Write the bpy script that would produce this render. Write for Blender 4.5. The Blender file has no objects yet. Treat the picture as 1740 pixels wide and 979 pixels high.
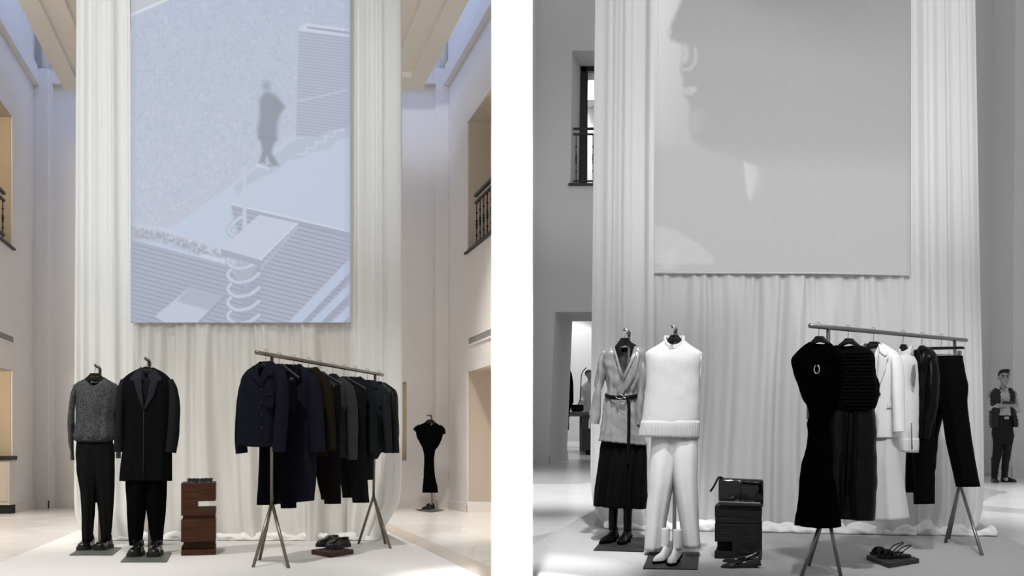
import bpy, bmesh, math, random
import numpy as np
from mathutils import Vector, Matrix, noise
random.seed(7)
PI = math.pi
scn = bpy.context.scene
COL = scn.collection
F, CX, HV, CZ = 1740.0, 870.0, 738.0, 1.03      # focal length and horizon of the one camera, in pixels of the 1740x979 frame

# ------------------------------------------------------------------ camera, world, light, exposure
cam_d = bpy.data.cameras.new('camera'); cam = bpy.data.objects.new('camera', cam_d); COL.objects.link(cam)
cam.location = (0, 0, CZ); cam.rotation_euler = (PI/2, 0, 0)
cam_d.sensor_width = 36; cam_d.lens = 36; cam_d.shift_y = (HV-489.5)/1740; cam_d.clip_end = 200
scn.camera = cam
vs = scn.view_settings
scn.display_settings.display_device = 'sRGB'
vs.view_transform = 'Standard'; vs.look = 'None'; vs.gamma = 1; vs.exposure = 0.0; vs.use_curve_mapping = False
try:
    scn.cycles.use_denoising = True; scn.cycles.max_bounces = 6; scn.cycles.diffuse_bounces = 4
except Exception: pass
w = bpy.data.worlds.new('world'); scn.world = w; w.use_nodes = True
bgn = w.node_tree.nodes['Background']; bgn.inputs[0].default_value = (1, 1, 1, 1); bgn.inputs[1].default_value = 0.50

def aim(o, tgt):
    o.rotation_euler = (Vector(tgt)-o.location).to_track_quat('-Z', 'Y').to_euler()
def area(name, loc, tgt, size, power, col=(1, 1, 1), sy=None, spread=180):
    d = bpy.data.lights.new(name, 'AREA'); d.energy = power; d.color = col; d.shape = 'RECTANGLE'
    d.size = size; d.size_y = sy or size; d.spread = math.radians(spread)
    o = bpy.data.objects.new(name, d); COL.objects.link(o); o.location = loc; aim(o, tgt); return o
def spot(name, loc, tgt, power, angle, col=(1, 1, 1), rad=.12, blend=.5):
    d = bpy.data.lights.new(name, 'SPOT'); d.energy = power; d.color = col; d.spot_size = math.radians(angle)
    d.spot_blend = blend; d.shadow_soft_size = rad
    o = bpy.data.objects.new(name, d); COL.objects.link(o); o.location = loc; aim(o, tgt); return o
WARM, COOL = (1, .96, .90), (.26, .46, 1)
# colour room
area('skylight_lamp', (-5.6, 15.4, CZ+9.6), (-5.6, 16.4, CZ), 9, 250, COOL, 6)
spot('unseen_spot', (-6.4, 5.0, CZ+6.6), (-5.0, 9.0, CZ-.9), 1650, 46, (1, .985, .96), .18, .6)
spot('unseen_spot', (-2.4, 5.0, CZ+6.6), (-2.2, 9.0, CZ-.9), 1600, 46, (1, .985, .96), .18, .6)
spot('unseen_spot', (-4.0, 1.0, CZ+4.6), (-3.7, 11.0, CZ+3.7), 2500, 38, (.90, .955, 1), .5, .8)
spot('unseen_spot', (-1.7, 13.2, CZ+5.8), (-1.5, 14.2, CZ-1.1), 2050, 74, WARM, .2, .8)
spot('unseen_spot', (-6.4, 12.4, CZ+5.8), (-6.2, 13.2, CZ-1.1), 2050, 74, WARM, .2, .8)
# grey room
spot('unseen_spot', (.9, 5.6, CZ+6.5), (.40, 9.1, CZ-.9), 2700, 27, (1, 1, 1), .15, .7)
spot('unseen_spot', (1.3, 3.0, CZ+5.2), (3.1, 8.2, CZ+.1), 1150, 32, (1, 1, 1), .18, .6)  # added front spot that brightens the blazer and its neighbours
spot('unseen_spot', (2.5, 2.4, CZ+5.6), (2.6, 9.8, CZ+.5), 620, 46, (1, 1, 1), .3, .8)  # added broad fill for the sheer and the middle of the room
spot('unseen_spot', (2.4, 1.0, CZ+4.6), (2.6, 10.0, CZ+3.4), 2000, 36, (1, 1, 1), .5, .7)
spot('unseen_spot', (1.0, 12.6, CZ+6.2), (.8, 15.0, CZ-.9), 3100, 60, (1, 1, 1), .25, .8)
spot('unseen_spot', (6.9, 11.6, CZ+6.2), (7.0, 12.6, CZ-.9), 2500, 58, (1, 1, 1), .25, .8)
# added spots, no real fixture, brightening the white end of the dividing wall
spot('added_wall_spot', (0, 5.0, CZ+4.4), (0, 6.5, CZ-.55), 5200, 15, (1, 1, 1), .05, .5)
spot('added_wall_spot', (0, 5.0, CZ+4.4), (0, 6.5, CZ+.9), 1500, 20, (1, 1, 1), .05, .6)
spot('added_wall_spot', (0, 5.0, CZ+4.4), (0, 6.5, CZ+2.4), 500, 34, (1, 1, 1), .05, .6)

# ------------------------------------------------------------------ the two rooms
class Room:
    def __init__(s, vx, hz, h):
        s.vx, s.hz, s.h = vx, hz, h
        s.dx = (vx-CX)/F; s.a = math.atan2(-s.dx, 1); s.sl = (HV-hz)/F
    def fz(s, Y): return CZ+s.sl*Y-s.h
    def fY(s, v): return F*s.h/(v-s.hz)
LR, RR = Room(413, 785, .85), Room(1322, 690, 1.2)
def P(px, v, Y): return Vector(((px-CX)/F*Y, Y, CZ+(HV-v)/F*Y))
def FP(room, px, v): return P(px, v, room.fY(v))
def PX(px, Y): return (px-CX)/F*Y
def ZV(v, Y): return CZ+(HV-v)/F*Y

class Fr:
    """a thing's own frame: x right, y away from the viewer, z up; turns photo positions into local metres"""
    def __init__(s, room, px, v, Y=None, yaw=None):
        s.room = room; s.Y = Y or room.fY(v); s.o = P(px, v, s.Y); s.px, s.v = px, v
        s.a = room.a if yaw is None else yaw; s.m = s.Y/F
    def L(s, px, v, d=0.0):
        ca, sa = math.cos(s.a), math.sin(s.a); t = (px-CX)/F
        lx = (t*(s.o.y+d*ca)-s.o.x+d*sa)/(ca-t*sa)
        Yw = s.o.y+lx*sa+d*ca
        return Vector((lx, d, CZ+(HV-v)/F*Yw-s.o.z))
    def floor(s, px, v):
        p = FP(s.room, px, v)-s.o; ca, sa = math.cos(s.a), math.sin(s.a)
        return Vector((p.x*ca+p.y*sa, -p.x*sa+p.y*ca, p.z))
    def fz(s, lx, ly):
        ca, sa = math.cos(s.a), math.sin(s.a)
        return s.room.fz(s.o.y+lx*sa+ly*ca)-s.o.z

# ------------------------------------------------------------------ materials
def mat(name, col, rough=.8, bump=0, scale=200, metal=0, spec=.3, kind=None, col2=None, sheen=0, trans=0, coat=0, bscale=None):
    m = bpy.data.materials.new(name); m.use_nodes = True; nt = m.node_tree; N = nt.nodes; Lk = nt.links
    b = N['Principled BSDF']
    b.inputs['Base Color'].default_value = (*col, 1); b.inputs['Roughness'].default_value = rough
    b.inputs['Metallic'].default_value = metal; b.inputs['Specular IOR Level'].default_value = spec
    if sheen: b.inputs['Sheen Weight'].default_value = sheen
    if coat: b.inputs['Coat Weight'].default_value = coat; b.inputs['Coat Roughness'].default_value = .15
    tc = N.new('ShaderNodeTexCoord')
    tex = None
    if kind == 'wood':
        mp = N.new('ShaderNodeMapping'); mp.inputs['Scale'].default_value = (3, 3, 60); Lk.new(tc.outputs['Object'], mp.inputs[0])
        tex = N.new('ShaderNodeTexNoise'); tex.inputs['Scale'].default_value = 2.2; tex.inputs['Detail'].default_value = 6; Lk.new(mp.outputs[0], tex.inputs['Vector'])
    elif kind == 'knit':
        mp = N.new('ShaderNodeMapping'); mp.inputs['Scale'].default_value = (1, 1, .35); Lk.new(tc.outputs['Object'], mp.inputs[0])
        tex = N.new('ShaderNodeTexNoise'); tex.inputs['Scale'].default_value = scale; tex.inputs['Detail'].default_value = 3; Lk.new(mp.outputs[0], tex.inputs['Vector'])
    elif kind == 'rib':
        tex = N.new('ShaderNodeTexWave'); tex.wave_type = 'BANDS'; tex.bands_direction = 'X'; tex.inputs['Scale'].default_value = scale; tex.inputs['Distortion'].default_value = .3; Lk.new(tc.outputs['Object'], tex.inputs['Vector'])
    elif kind == 'ribz':
        tex = N.new('ShaderNodeTexWave'); tex.wave_type = 'BANDS'; tex.bands_direction = 'Z'; tex.inputs['Scale'].default_value = scale; tex.inputs['Distortion'].default_value = 1.2; Lk.new(tc.outputs['Object'], tex.inputs['Vector'])
    elif bump or col2:
        tex = N.new('ShaderNodeTexNoise'); tex.inputs['Scale'].default_value = scale; tex.inputs['Detail'].default_value = 3; Lk.new(tc.outputs['Object'], tex.inputs['Vector'])
    if col2 is not None:
        r = N.new('ShaderNodeValToRGB'); r.color_ramp.elements[0].position = .38; r.color_ramp.elements[1].position = .64
        r.color_ramp.elements[0].color = (*col, 1); r.color_ramp.elements[1].color = (*col2, 1)
        Lk.new(tex.outputs[0], r.inputs[0]); Lk.new(r.outputs[0], b.inputs['Base Color'])
    if bump:
        bp = N.new('ShaderNodeBump'); bp.inputs['Strength'].default_value = bump; bp.inputs['Distance'].default_value = .004
        Lk.new(tex.outputs[0], bp.inputs['Height']); Lk.new(bp.outputs[0], b.inputs['Normal'])
    if trans:
        t = N.new('ShaderNodeBsdfTranslucent'); t.inputs[0].default_value = (*col, 1)
        mx = N.new('ShaderNodeMixShader'); mx.inputs[0].default_value = trans
        Lk.new(b.outputs[0], mx.inputs[1]); Lk.new(t.outputs[0], mx.inputs[2]); Lk.new(mx.outputs[0], N['Material Output'].inputs[0])
    return m
def g(v): return (v, v, v)
MT = dict(
    lwall=mat('pale_plaster', (.73, .705, .69), .9, .05, 30), lbase=mat('painted_skirting', (.70, .66, .63), .7),
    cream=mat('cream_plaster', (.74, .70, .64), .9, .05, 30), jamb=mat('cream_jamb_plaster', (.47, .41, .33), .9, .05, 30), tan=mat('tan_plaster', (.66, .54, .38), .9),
    gwall=mat('grey_plaster', g(.57), .9, .05, 30), gbase=mat('grey_skirting', g(.55), .7), gpale=mat('pale_grey_plaster', g(.6), .9),
    white=mat('white_paint', g(.92), .9, spec=.1),
    drape=mat('ivory_drape', (.84, .83, .80), .85, .12, 300, spec=.1, trans=.18),
    sheer=mat('ivory_sheer', (.69, .67, .63), .75, .1, 300, spec=.15, trans=.25),
    gdrape=mat('grey_white_drape', g(.66), .85, .12, 300, spec=.1, trans=.18), gsheer=mat('grey_white_sheer', g(.60), .75, .1, 300, spec=.15, trans=.25),
    ghem=mat('grey_white_hem', g(.80), .7, spec=.2, trans=.1),
    steel=mat('brushed_bronze_steel', (.20, .175, .14), .36, metal=.9), gsteel=mat('brushed_steel', g(.20), .35, metal=.9),
    plate=mat('grey_metal_plate', (.12, .125, .115), .5, metal=.4), gplate=mat('grey_plate', g(.022), .55, metal=.2), chrome=mat('chrome', g(.75), .12, metal=1),
    hang=mat('black_hanger_wood', (.004, .004, .0045), .4, spec=.25), silver=mat('grey_print', g(.10), .5), gold=mat('gold_print', (.22, .13, .05), .5, metal=.3),
    walnut=mat('walnut', (.030, .0105, .0046), .55, .15, 0, kind='wood', col2=(.062, .024, .011), spec=.15), gwood=mat('dark_wood', g(.005), .5, .2, 0, kind='wood', col2=g(.016), spec=.15),
    greyknit=mat('charcoal_marl_knit', (.006, .0065, .008), .95, .9, 260, kind='knit', col2=(.105, .108, .115), spec=.1),
    ltrous=mat('charcoal_wool', (.0075, .0072, .007), .95, .2, 500, spec=.03), black=mat('black_wool', (.0022, .0022, .0026), .95, .2, 500, spec=.02),
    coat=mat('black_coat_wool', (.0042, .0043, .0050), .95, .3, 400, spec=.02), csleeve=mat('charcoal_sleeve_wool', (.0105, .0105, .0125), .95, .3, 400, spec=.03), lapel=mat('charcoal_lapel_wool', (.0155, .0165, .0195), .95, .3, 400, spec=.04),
    shirt=mat('dark_shirt_cotton', (.009, .010, .013), .8, .2, 300, spec=.1),
    navy=mat('navy_wool', (.0080, .0084, .0140), .95, .3, 400, spec=.03), navy2=mat('dark_navy_wool', (.0032, .0034, .0058), .95, .3, 400, spec=.02),
    olive=mat('dark_olive_wool', (.0115, .0092, .0058), .95, .3, 400, spec=.03), brown=mat('dark_brown_wool', (.0062, .0050, .0042), .95, .3, 400, spec=.02),
    marl=mat('dark_grey_marl_knit', (.009, .010, .012), .95, .6, 300, kind='knit', col2=(.028, .030, .034)), green=mat('dark_green_grey_wool', (.0085, .0105, .0118), .95, .3, 400, spec=.03),
    slate=mat('slate_wool', (.0135, .0160, .0190), .9, .3, 400, spec=.05), leath=mat('black_leather', (.0035, .0035, .004), .42, .2, 60, spec=.2), bleather=mat('black_shoe_leather', (.006, .006, .0066), .18, .05, 60, spec=.38),
    rubber=mat('black_rubber', (.008, .008, .008), .6), lens=mat('dark_lens', (.004, .005, .007), .08, spec=.6), frame=mat('black_acetate', (.008, .007, .007), .25, spec=.5),
    iron=mat('black_iron', (.01, .01, .011), .5, spec=.4), ventm=mat('vent_metal', (.30, .29, .28), .5), dark=mat('dark_gap', (.02, .02, .02), .9),
    counter=mat('dark_stone_top', (.03, .03, .032), .3), cab=mat('cabinet_paint', (.56, .52, .48), .6),
    satin=mat('grey_satin', g(.19), .28, spec=.6), gblack=mat('black_cloth', g(.0006), .95, .2, 500, spec=.01), gskirt=mat('black_skirt_cloth', g(.0013), .75, .2, 400, spec=.05), gtext=mat('black_ruffle_cloth', g(.0014), .9, .6, 9, kind='ribz', spec=.05),
    gleath=mat('black_soft_leather', g(.0014), .36, .2, 25, spec=.12), gpatent=mat('black_patent', g(.002), .06, .3, 8, spec=.35, coat=.3),
    wknit=mat('white_knit', g(.46), .95, .5, 220, kind='knit', col2=g(.41)), wknitb=mat('lightened_vest_knit', g(.66), .95, .5, 220, kind='knit', col2=g(.60)), wribb=mat('lightened_vest_rib', g(.66), .95, .9, 28, kind='rib'), wrib=mat('white_rib_knit', g(.46), .95, .9, 28, kind='rib'),  # vest knit and rib: white knit lightened to offset the different light there
    wcloth=mat('white_crepe', g(.52), .9, .06, 400, spec=.1), wblaz=mat('white_suiting', g(.72), .9, .06, 400, spec=.1), wleath=mat('white_boot_leather', g(.52), .35, .05, 80), lining=mat('grey_lining', g(.16), .6),
    skin=mat('skin_tone', g(.26), .5), hair=mat('dark_hair', g(.008), .6, .4, 120), mshirt=mat('pale_shirt', g(.40), .8), puffer=mat('black_quilted_nylon', g(.008), .5, spec=.3), gtrous=mat('black_trouser', g(.007), .9),
    buckle=mat('steel_buckle', g(.35), .25, metal=1), bag=mat('black_bag', g(.006), .35), lshirt=mat('light_shirt', g(.42), .8), gtable=mat('grey_table', g(.12), .6), stool=mat('dark_stool', g(.05), .7),
    sheet=mat('label_tag', g(.5), .7),
)
def stone(name, c1, c2, ang, rough):
    m = bpy.data.materials.new(name); m.use_nodes = True; nt = m.node_tree; N = nt.nodes; Lk = nt.links; b = N['Principled BSDF']
    tc = N.new('ShaderNodeTexCoord'); mp = N.new('ShaderNodeMapping'); mp.inputs['Rotation'].default_value = (0, 0, ang); mp.inputs['Scale'].default_value = (.55, .40, 0); Lk.new(tc.outputs['Object'], mp.inputs[0])
    vo = N.new('ShaderNodeTexVoronoi'); vo.distance = 'MANHATTAN'; vo.inputs['Scale'].default_value = 1.0; Lk.new(mp.outputs[0], vo.inputs['Vector'])
    sx = N.new('ShaderNodeSeparateColor'); Lk.new(vo.outputs['Color'], sx.inputs[0])
    r = N.new('ShaderNodeValToRGB'); r.color_ramp.interpolation = 'CONSTANT'
    r.color_ramp.elements[0].color = (*c1, 1); r.color_ramp.elements[1].position = .62; r.color_ramp.elements[1].color = (*c2, 1)
    Lk.new(sx.outputs[0], r.inputs[0])
    no = N.new('ShaderNodeTexNoise'); no.inputs['Scale'].default_value = 2.5; no.inputs['Detail'].default_value = 5; Lk.new(tc.outputs['Object'], no.inputs['Vector'])
    mx = N.new('ShaderNodeMix'); mx.data_type = 'RGBA'; mx.inputs[0].default_value = .12; Lk.new(r.outputs[0], mx.inputs[6]); Lk.new(no.outputs[0], mx.inputs[7])
    Lk.new(mx.outputs[2], b.inputs['Base Color']); b.inputs['Roughness'].default_value = rough; b.inputs['Specular IOR Level'].default_value = .45
    return m
MT['lfloor'] = stone('cream_stone_floor', (.77, .745, .71), (.70, .665, .62), .75, .22)
MT['gfloor'] = stone('grey_stone_floor', g(.64), g(.44), .75, .22)
def carpet(name, c, c2):
    m = mat(name, c, .97, .5, 130, spec=.05, col2=c2); return m
MT['rug'] = carpet('beige_carpet', (.535, .515, .49), (.61, .59, .565))
MT['grug'] = carpet('grey_carpet', g(.34), g(.43))
MT['inlay'] = mat('floor_border_stone', (.55, .49, .43), .3)
def picture(name):
    m = bpy.data.materials.new(name); m.use_nodes = True; nt = m.node_tree; N = nt.nodes; b = N['Principled BSDF']
    at = N.new('ShaderNodeVertexColor'); at.layer_name = 'picture'
    nt.links.new(at.outputs[0], b.inputs['Emission Color']); b.inputs['Emission Strength'].default_value = .85
    b.inputs['Base Color'].default_value = (.06, .06, .06, 1); b.inputs['Roughness'].default_value = .8; b.inputs['Specular IOR Level'].default_value = .1
    return m
MT['lpic'] = picture('projected_film_colour'); MT['gpic'] = picture('projected_film_grey')

# ------------------------------------------------------------------ object helpers
def tag(o, label=None, cat=None, group=None, kind=None):
    if label: o['label'] = label
    if cat: o['category'] = cat
    if group: o['group'] = group
    if kind: o['kind'] = kind
    return o
def T(name, label, cat, fr, group=None, tilt=False):
    o = bpy.data.objects.new(name, None); COL.objects.link(o); o.empty_display_size = .1
    o.location = fr.o; o.rotation_euler = (0, 0, fr.a)
    return tag(o, label, cat, group)
def O(name, bm, m, parent=None, smooth=True, solid=0, fr=None, label=None, sub=0, bevel=0):
    bmesh.ops.recalc_face_normals(bm, faces=bm.faces)
    me = bpy.data.meshes.new(name); bm.to_mesh(me); bm.free()
    if smooth: me.shade_smooth()
    me.materials.append(MT[m] if isinstance(m, str) else m)
    o = bpy.data.objects.new(name, me); COL.objects.link(o)
    if parent is not None: o.parent = parent
    elif fr is not None: o.location = fr.o; o.rotation_euler = (0, 0, fr.a)
    if label: o['label'] = label
    if bevel:
        md = o.modifiers.new('bevel', 'BEVEL'); md.width = bevel; md.segments = 2; md.limit_method = 'ANGLE'; md.angle_limit = .6
    if solid:
        md = o.modifiers.new('thickness', 'SOLIDIFY'); md.thickness = solid; md.offset = -1
    if sub:
        md = o.modifiers.new('smooth', 'SUBSURF'); md.levels = sub; md.render_levels = sub
    return o
def S(name, bm, m, smooth=False, bevel=0):
    o = O(name, bm, m, smooth=smooth, bevel=bevel); o['kind'] = 'structure'; return o
def B(): return bmesh.new()
def box(bm, x0, x1, y0, y1, z0, z1):
    vv = [bm.verts.new((x, y, z)) for z in (z0, z1) for x, y in ((x0, y0), (x1, y0), (x1, y1), (x0, y1))]
    for f in ((0, 1, 2, 3), (4, 5, 6, 7), (0, 1, 5, 4), (1, 2, 6, 5), (2, 3, 7, 6), (3, 0, 4, 7)): bm.faces.new([vv[i] for i in f])
def prism(bm, plan, z0, z1):
    fa = z0 if callable(z0) else (lambda Y: z0); fb = z1 if callable(z1) else (lambda Y: z1)
    lo = [bm.verts.new((x, y, fa(y))) for x, y in plan]; hi = [bm.verts.new((x, y, fb(y))) for x, y in plan]
    bm.faces.new(lo); bm.faces.new(hi); n = len(plan)
    for i in range(n): bm.faces.new((lo[i], lo[(i+1) % n], hi[(i+1) % n], hi[i]))
def slab(bm, pts, ext):
    """a polygon (3-D points) pushed along ext"""
    e = Vector(ext); a = [bm.verts.new(p) for p in pts]; c = [bm.verts.new(Vector(p)+e) for p in pts]
    bm.faces.new(a); bm.faces.new(c); n = len(pts)
    for i in range(n): bm.faces.new((a[i], a[(i+1) % n], c[(i+1) % n], c[i]))
def rod(bm, pts, r, n=10, closed=False, flat=None, cap=True):
    """tube through 3-D points; r number or list; flat = (axis vector, factor) squeezes the section"""
    pts = [Vector(p) for p in pts]; m = len(pts); rings = []
    up = None
    for i, p in enumerate(pts):
        t = (pts[(i+1) % m]-pts[i-1]) if closed else (pts[min(i+1, m-1)]-pts[max(i-1, 0)])
        t.normalize()
        if up is None:
            up = Vector((0, 0, 1)) if abs(t.z) < .9 else Vector((0, 1, 0))
        a = up-t*up.dot(t)
        if a.length < 1e-4: a = t.orthogonal()
        a.normalize(); up = a; b = t.cross(a)
        rr = r[i] if isinstance(r, (list, tuple)) else r
        ring = []
        for k in range(n):
            ph = 2*PI*k/n; off = (a*math.cos(ph)+b*math.sin(ph))*rr
            if flat: ax = Vector(flat[0]); off = off-ax*off.dot(ax)*(1-flat[1])
            ring.append(bm.verts.new(p+off))
        rings.append(ring)
    for i in range(m if closed else m-1):
        A, C = rings[i], rings[(i+1) % m]
        for k in range(n): bm.faces.new((A[k], A[(k+1) % n], C[(k+1) % n], C[k]))
    if not closed and cap: bm.faces.new(rings[0]); bm.faces.new(rings[-1])
def smooth_path(pts, k=6):
    pts = [Vector(p) for p in pts]; out = []
    for i in range(len(pts)-1):
        p0, p1, p2, p3 = pts[max(i-1, 0)], pts[i], pts[i+1], pts[min(i+2, len(pts)-1)]
        for j in range(k):
            t = j/k; out.append(.5*((2*p1)+(p2-p0)*t+(2*p0-5*p1+4*p2-p3)*t*t+(3*p1-p0-3*p2+p3)*t**3))
    out.append(pts[-1]); return out
def ball(bm, c, r, sc=(1, 1, 1), u=14, v=10):
    mtx = Matrix.Translation(c) @ Matrix.Diagonal((r*sc[0], r*sc[1], r*sc[2], 1))
    bmesh.ops.create_uvsphere(bm, u_segments=u, v_segments=v, radius=1, matrix=mtx)
def pchip(xs, ys):
    xs = np.array(xs, float); ys = np.array(ys, float); h = np.diff(xs); dl = np.diff(ys)/h; n = len(xs); d = np.zeros(n)
    for i in range(1, n-1):
        if dl[i-1]*dl[i] > 0: d[i] = 2/(1/dl[i-1]+1/dl[i])
    d[0], d[-1] = dl[0], dl[-1]
    def f(x):
        x = min(max(x, xs[0]), xs[-1]); i = min(int(np.searchsorted(xs, x, 'right'))-1, n-2); t = (x-xs[i])/h[i]
        return (1+2*t)*(1-t)**2*ys[i]+t*(1-t)**2*h[i]*d[i]+t*t*(3-2*t)*ys[i+1]+t*t*(t-1)*h[i]*d[i+1]
    return f
def spow(c, e): return math.copysign(abs(c)**e, c)

class Loft:
    """cloth body: rows (v, left px, right px, half depth m[, shift m])"""
    def __init__(s, fr, rows, p=2.4, tilt=0, neck=None, folds=(0, 3, 0), dy=0, foldtop=.0):
        s.fr = fr; vs_ = [r[0] for r in rows]; s.v0, s.v1 = vs_[0], vs_[-1]; s.p = p; s.tilt = tilt; s.neck = neck; s.folds = folds; s.ft = foldtop
        s.xl = pchip(vs_, [r[1] for r in rows]); s.xr = pchip(vs_, [r[2] for r in rows]); s.d = pchip(vs_, [r[3] for r in rows])
        s.dy = pchip(vs_, [(r[4] if len(r) > 4 else 0)+dy for r in rows])
    def fold(s, t, v):
        A, n, sd = s.folds
        if not A: return 0
        k = (v-s.v0)/(s.v1-s.v0); k = s.ft+(1-s.ft)*k
        return A*k*(math.sin(t*n*PI+sd+.5*math.sin(v*.03+sd))+.45*math.sin(t*n*1.73*PI+sd*2.3))
    def front(s, px, v):
        a, b = s.xl(v), s.xr(v); t = max(-.97, min(.97, (px-(a+b)/2)/max((b-a)/2, .1)))
        return s.dy(v)-s.d(v)*(1-abs(t)**s.p)**(1/s.p)-s.fold(t, v)
    def build(s, bm, n=34, m=44, wr=(.004, 9), seed=0):
        rings = []; fr = s.fr
        for j in range(n+1):
            k = j/n; v = s.v0+(s.v1-s.v0)*k; ring = []
            for i in range(m):
                ph = 2*PI*i/m; cx_, sn = spow(math.cos(ph), 2/s.p), spow(math.sin(ph), 2/s.p)
                vv = v+s.tilt*cx_*k**3
                if s.neck and sn < 0:
                    a, b = s.xl(v), s.xr(v); px = (a+b)/2+(b-a)/2*cx_; pc, hw, dip, kind = s.neck
                    u = (px-pc)/hw
                    if abs(u) < 1:
                        vn = s.v0+dip*((1-abs(u)) if kind == 'v' else math.sqrt(1-u*u)); vv = max(vv, vn)
                vq = min(vv, s.v1); a, b = s.xl(v), s.xr(v)
                px = (a+b)/2+(b-a)/2*cx_
                y = s.dy(vq)+s.d(vq)*sn + (-s.fold(cx_, vq) if sn <= 0 else s.fold(cx_, vq)*.8)*min(1, abs(sn)*1.5)
                q = fr.L(px, vv); ring.append(bm.verts.new((q.x, y, q.z)))
            rings.append(ring)
        for j in range(n):
            for i in range(m): bm.faces.new((rings[j][i], rings[j][(i+1) % m], rings[j+1][(i+1) % m], rings[j+1][i]))
        wrinkle(bm, wr[0], wr[1], seed)
        return bm
def wrinkle(bm, amp, freq, seed=0):
    if not amp: return
    bm.normal_update()
    for q in bm.verts:
        c = q.co; nz = noise.noise(Vector((c.x*freq+seed*3.1, c.y*freq, c.z*freq*.45+seed*1.7)))+.5*noise.noise(Vector((c.x*freq*2.3, c.y*freq*2.3+seed, c.z*freq*1.5)))
        q.co = c+q.normal*amp*nz
def sleeve(fr, bm, pts, n=16, k=5, inset=True):
    """pts: (px, v, half width px, half depth m, y shift m) down the arm"""
    P3 = []
    for (px, v, hw, d, y) in pts:
        a = fr.L(px-hw, v); c = fr.L(px+hw, v); q = fr.L(px, v); P3.append((q.x, y, q.z, (c.x-a.x)/2, d))
    idx = list(range(len(P3))); fs = [pchip(idx, [p[i] for p in P3]) for i in range(5)]
    rings = []; N = (len(P3)-1)*k
    for j in range(N+1):
        t = j/k; x, y, z, hw, d = [f(t) for f in fs]
        e = .05; dx = fs[0](t+e)-fs[0](t-e); dz = fs[2](t+e)-fs[2](t-e); l = math.hypot(dx, dz) or 1; nx, nz = -dz/l, dx/l
        rings.append([bm.verts.new((x+nx*hw*math.cos(2*PI*i/n), y+d*math.sin(2*PI*i/n), z+nz*hw*math.cos(2*PI*i/n))) for i in range(n)])
    for j in range(N):
        for i in range(n): bm.faces.new((rings[j][i], rings[j][(i+1) % n], rings[j+1][(i+1) % n], rings[j+1][i]))
    bm.faces.new(rings[0])
def plate(fr, bm, poly, yf, off=.006, th=.006, cuts=3):
    """flat cloth piece with the outline poly (photo px) laid on the surface y = yf(px, v)"""
    b2 = B(); vv = [b2.verts.new((x, -y, 0)) for x, y in poly]; b2.faces.new(vv)
    bmesh.ops.triangulate(b2, faces=b2.faces[:])
    bmesh.ops.subdivide_edges(b2, edges=b2.edges[:], cuts=cuts, use_grid_fill=True)
    mp, back = {}, {}
    for q in b2.verts:
        px, v = q.co.x, -q.co.y; y = yf(px, v)-off
        L_ = fr.L(px, v, y); mp[q] = bm.verts.new(L_); back[q] = bm.verts.new(L_+Vector((0, th, 0)))
    for f in b2.faces:
        bm.faces.new([mp[q] for q in f.verts]); bm.faces.new([back[q] for q in reversed(f.verts[:])])
    for e in b2.edges:
        if len(e.link_faces) == 1:
            a, c = e.verts; bm.faces.new((mp[a], mp[c], back[c], back[a]))
    b2.free()
def wire_hook(bm, fr, cx, vtop, vbar, r=.0022, wpx=3.2, d=0):
    pts = [(cx, vtop+1), (cx, vtop-2), (cx+wpx*.5, vbar+4), (cx+wpx, vbar+1), (cx+wpx*.6, vbar-2), (cx-wpx*.2, vbar-2.4), (cx-wpx*.7, vbar-.5)]
    rod(bm, smooth_path([fr.L(x, v, d) for x, v in pts], 4), r, 6)
def lettering(parent, fr, cx, v, y, h, txt):
    cu = bpy.data.curves.new('lettering_outline', 'FONT'); cu.body = txt; cu.size = h; cu.align_x = 'CENTER'; cu.align_y = 'CENTER'; cu.extrude = .0002
    tmp = bpy.data.objects.new('lettering_outline', cu); COL.objects.link(tmp); dg = bpy.context.evaluated_depsgraph_get()
    me = bpy.data.meshes.new_from_object(tmp.evaluated_get(dg)); bpy.data.objects.remove(tmp); me.materials.clear(); me.materials.append(MT['silver' if fr.room is RR else 'gold'])
    o = bpy.data.objects.new('lettering', me); COL.objects.link(o); o.parent = parent
    o.location = fr.L(cx, v, y); o.rotation_euler = (PI/2, 0, 0); o['label'] = 'small grey lettering' if fr.room is RR else 'small gold lettering'
def hanger(fr, cx, vtop, vbar, xl, xr, vdrop, label, group, capw=7, caph=11, text=False, d=0, lip=4, m='hang', th=.016):
    """moulded hanger: block at the top, two arms falling to xl, xr at vdrop"""
    t = T('clothes_hanger', label, 'hanger', fr, group)
    bm = B(); top = [(cx-capw*.75, vtop), (cx+capw*.75, vtop)]
    pts = [(cx-capw*.72, vtop), (cx+capw*.72, vtop), (cx+capw, vtop+caph*.35), (cx+capw*1.25, vtop+caph*.55)]
    right = [(xr, vdrop), (xr+.5, vdrop+lip*.6), (xr-2, vdrop+lip)]
    low = [(cx+capw*1.1, vtop+caph+lip*.6), (cx, vtop+caph), (cx-capw*1.1, vtop+caph+lip*.6)]
    left = [(xl+2, vdrop+lip), (xl-.5, vdrop+lip*.6), (xl, vdrop)]
    poly = pts+right+low+left+[(cx-capw*1.25, vtop+caph*.55), (cx-capw, vtop+caph*.35)]
    slab(bm, [fr.L(x, v, d-th) for x, v in poly], (0, 2*th, 0))
    bmesh.ops.triangulate(bm, faces=[f for f in bm.faces if len(f.verts) > 4])
    O('hanger_body', bm, m, t, smooth=False, bevel=.004)
    bm = B(); wire_hook(bm, fr, cx, vtop, vbar, d=d); O('hook', bm, 'gsteel' if fr.room is RR else 'steel', t)
    if text: lettering(t, fr, cx, vtop+caph*.5, d-th-.003, fr.m*2.3, text)
    return t
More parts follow.
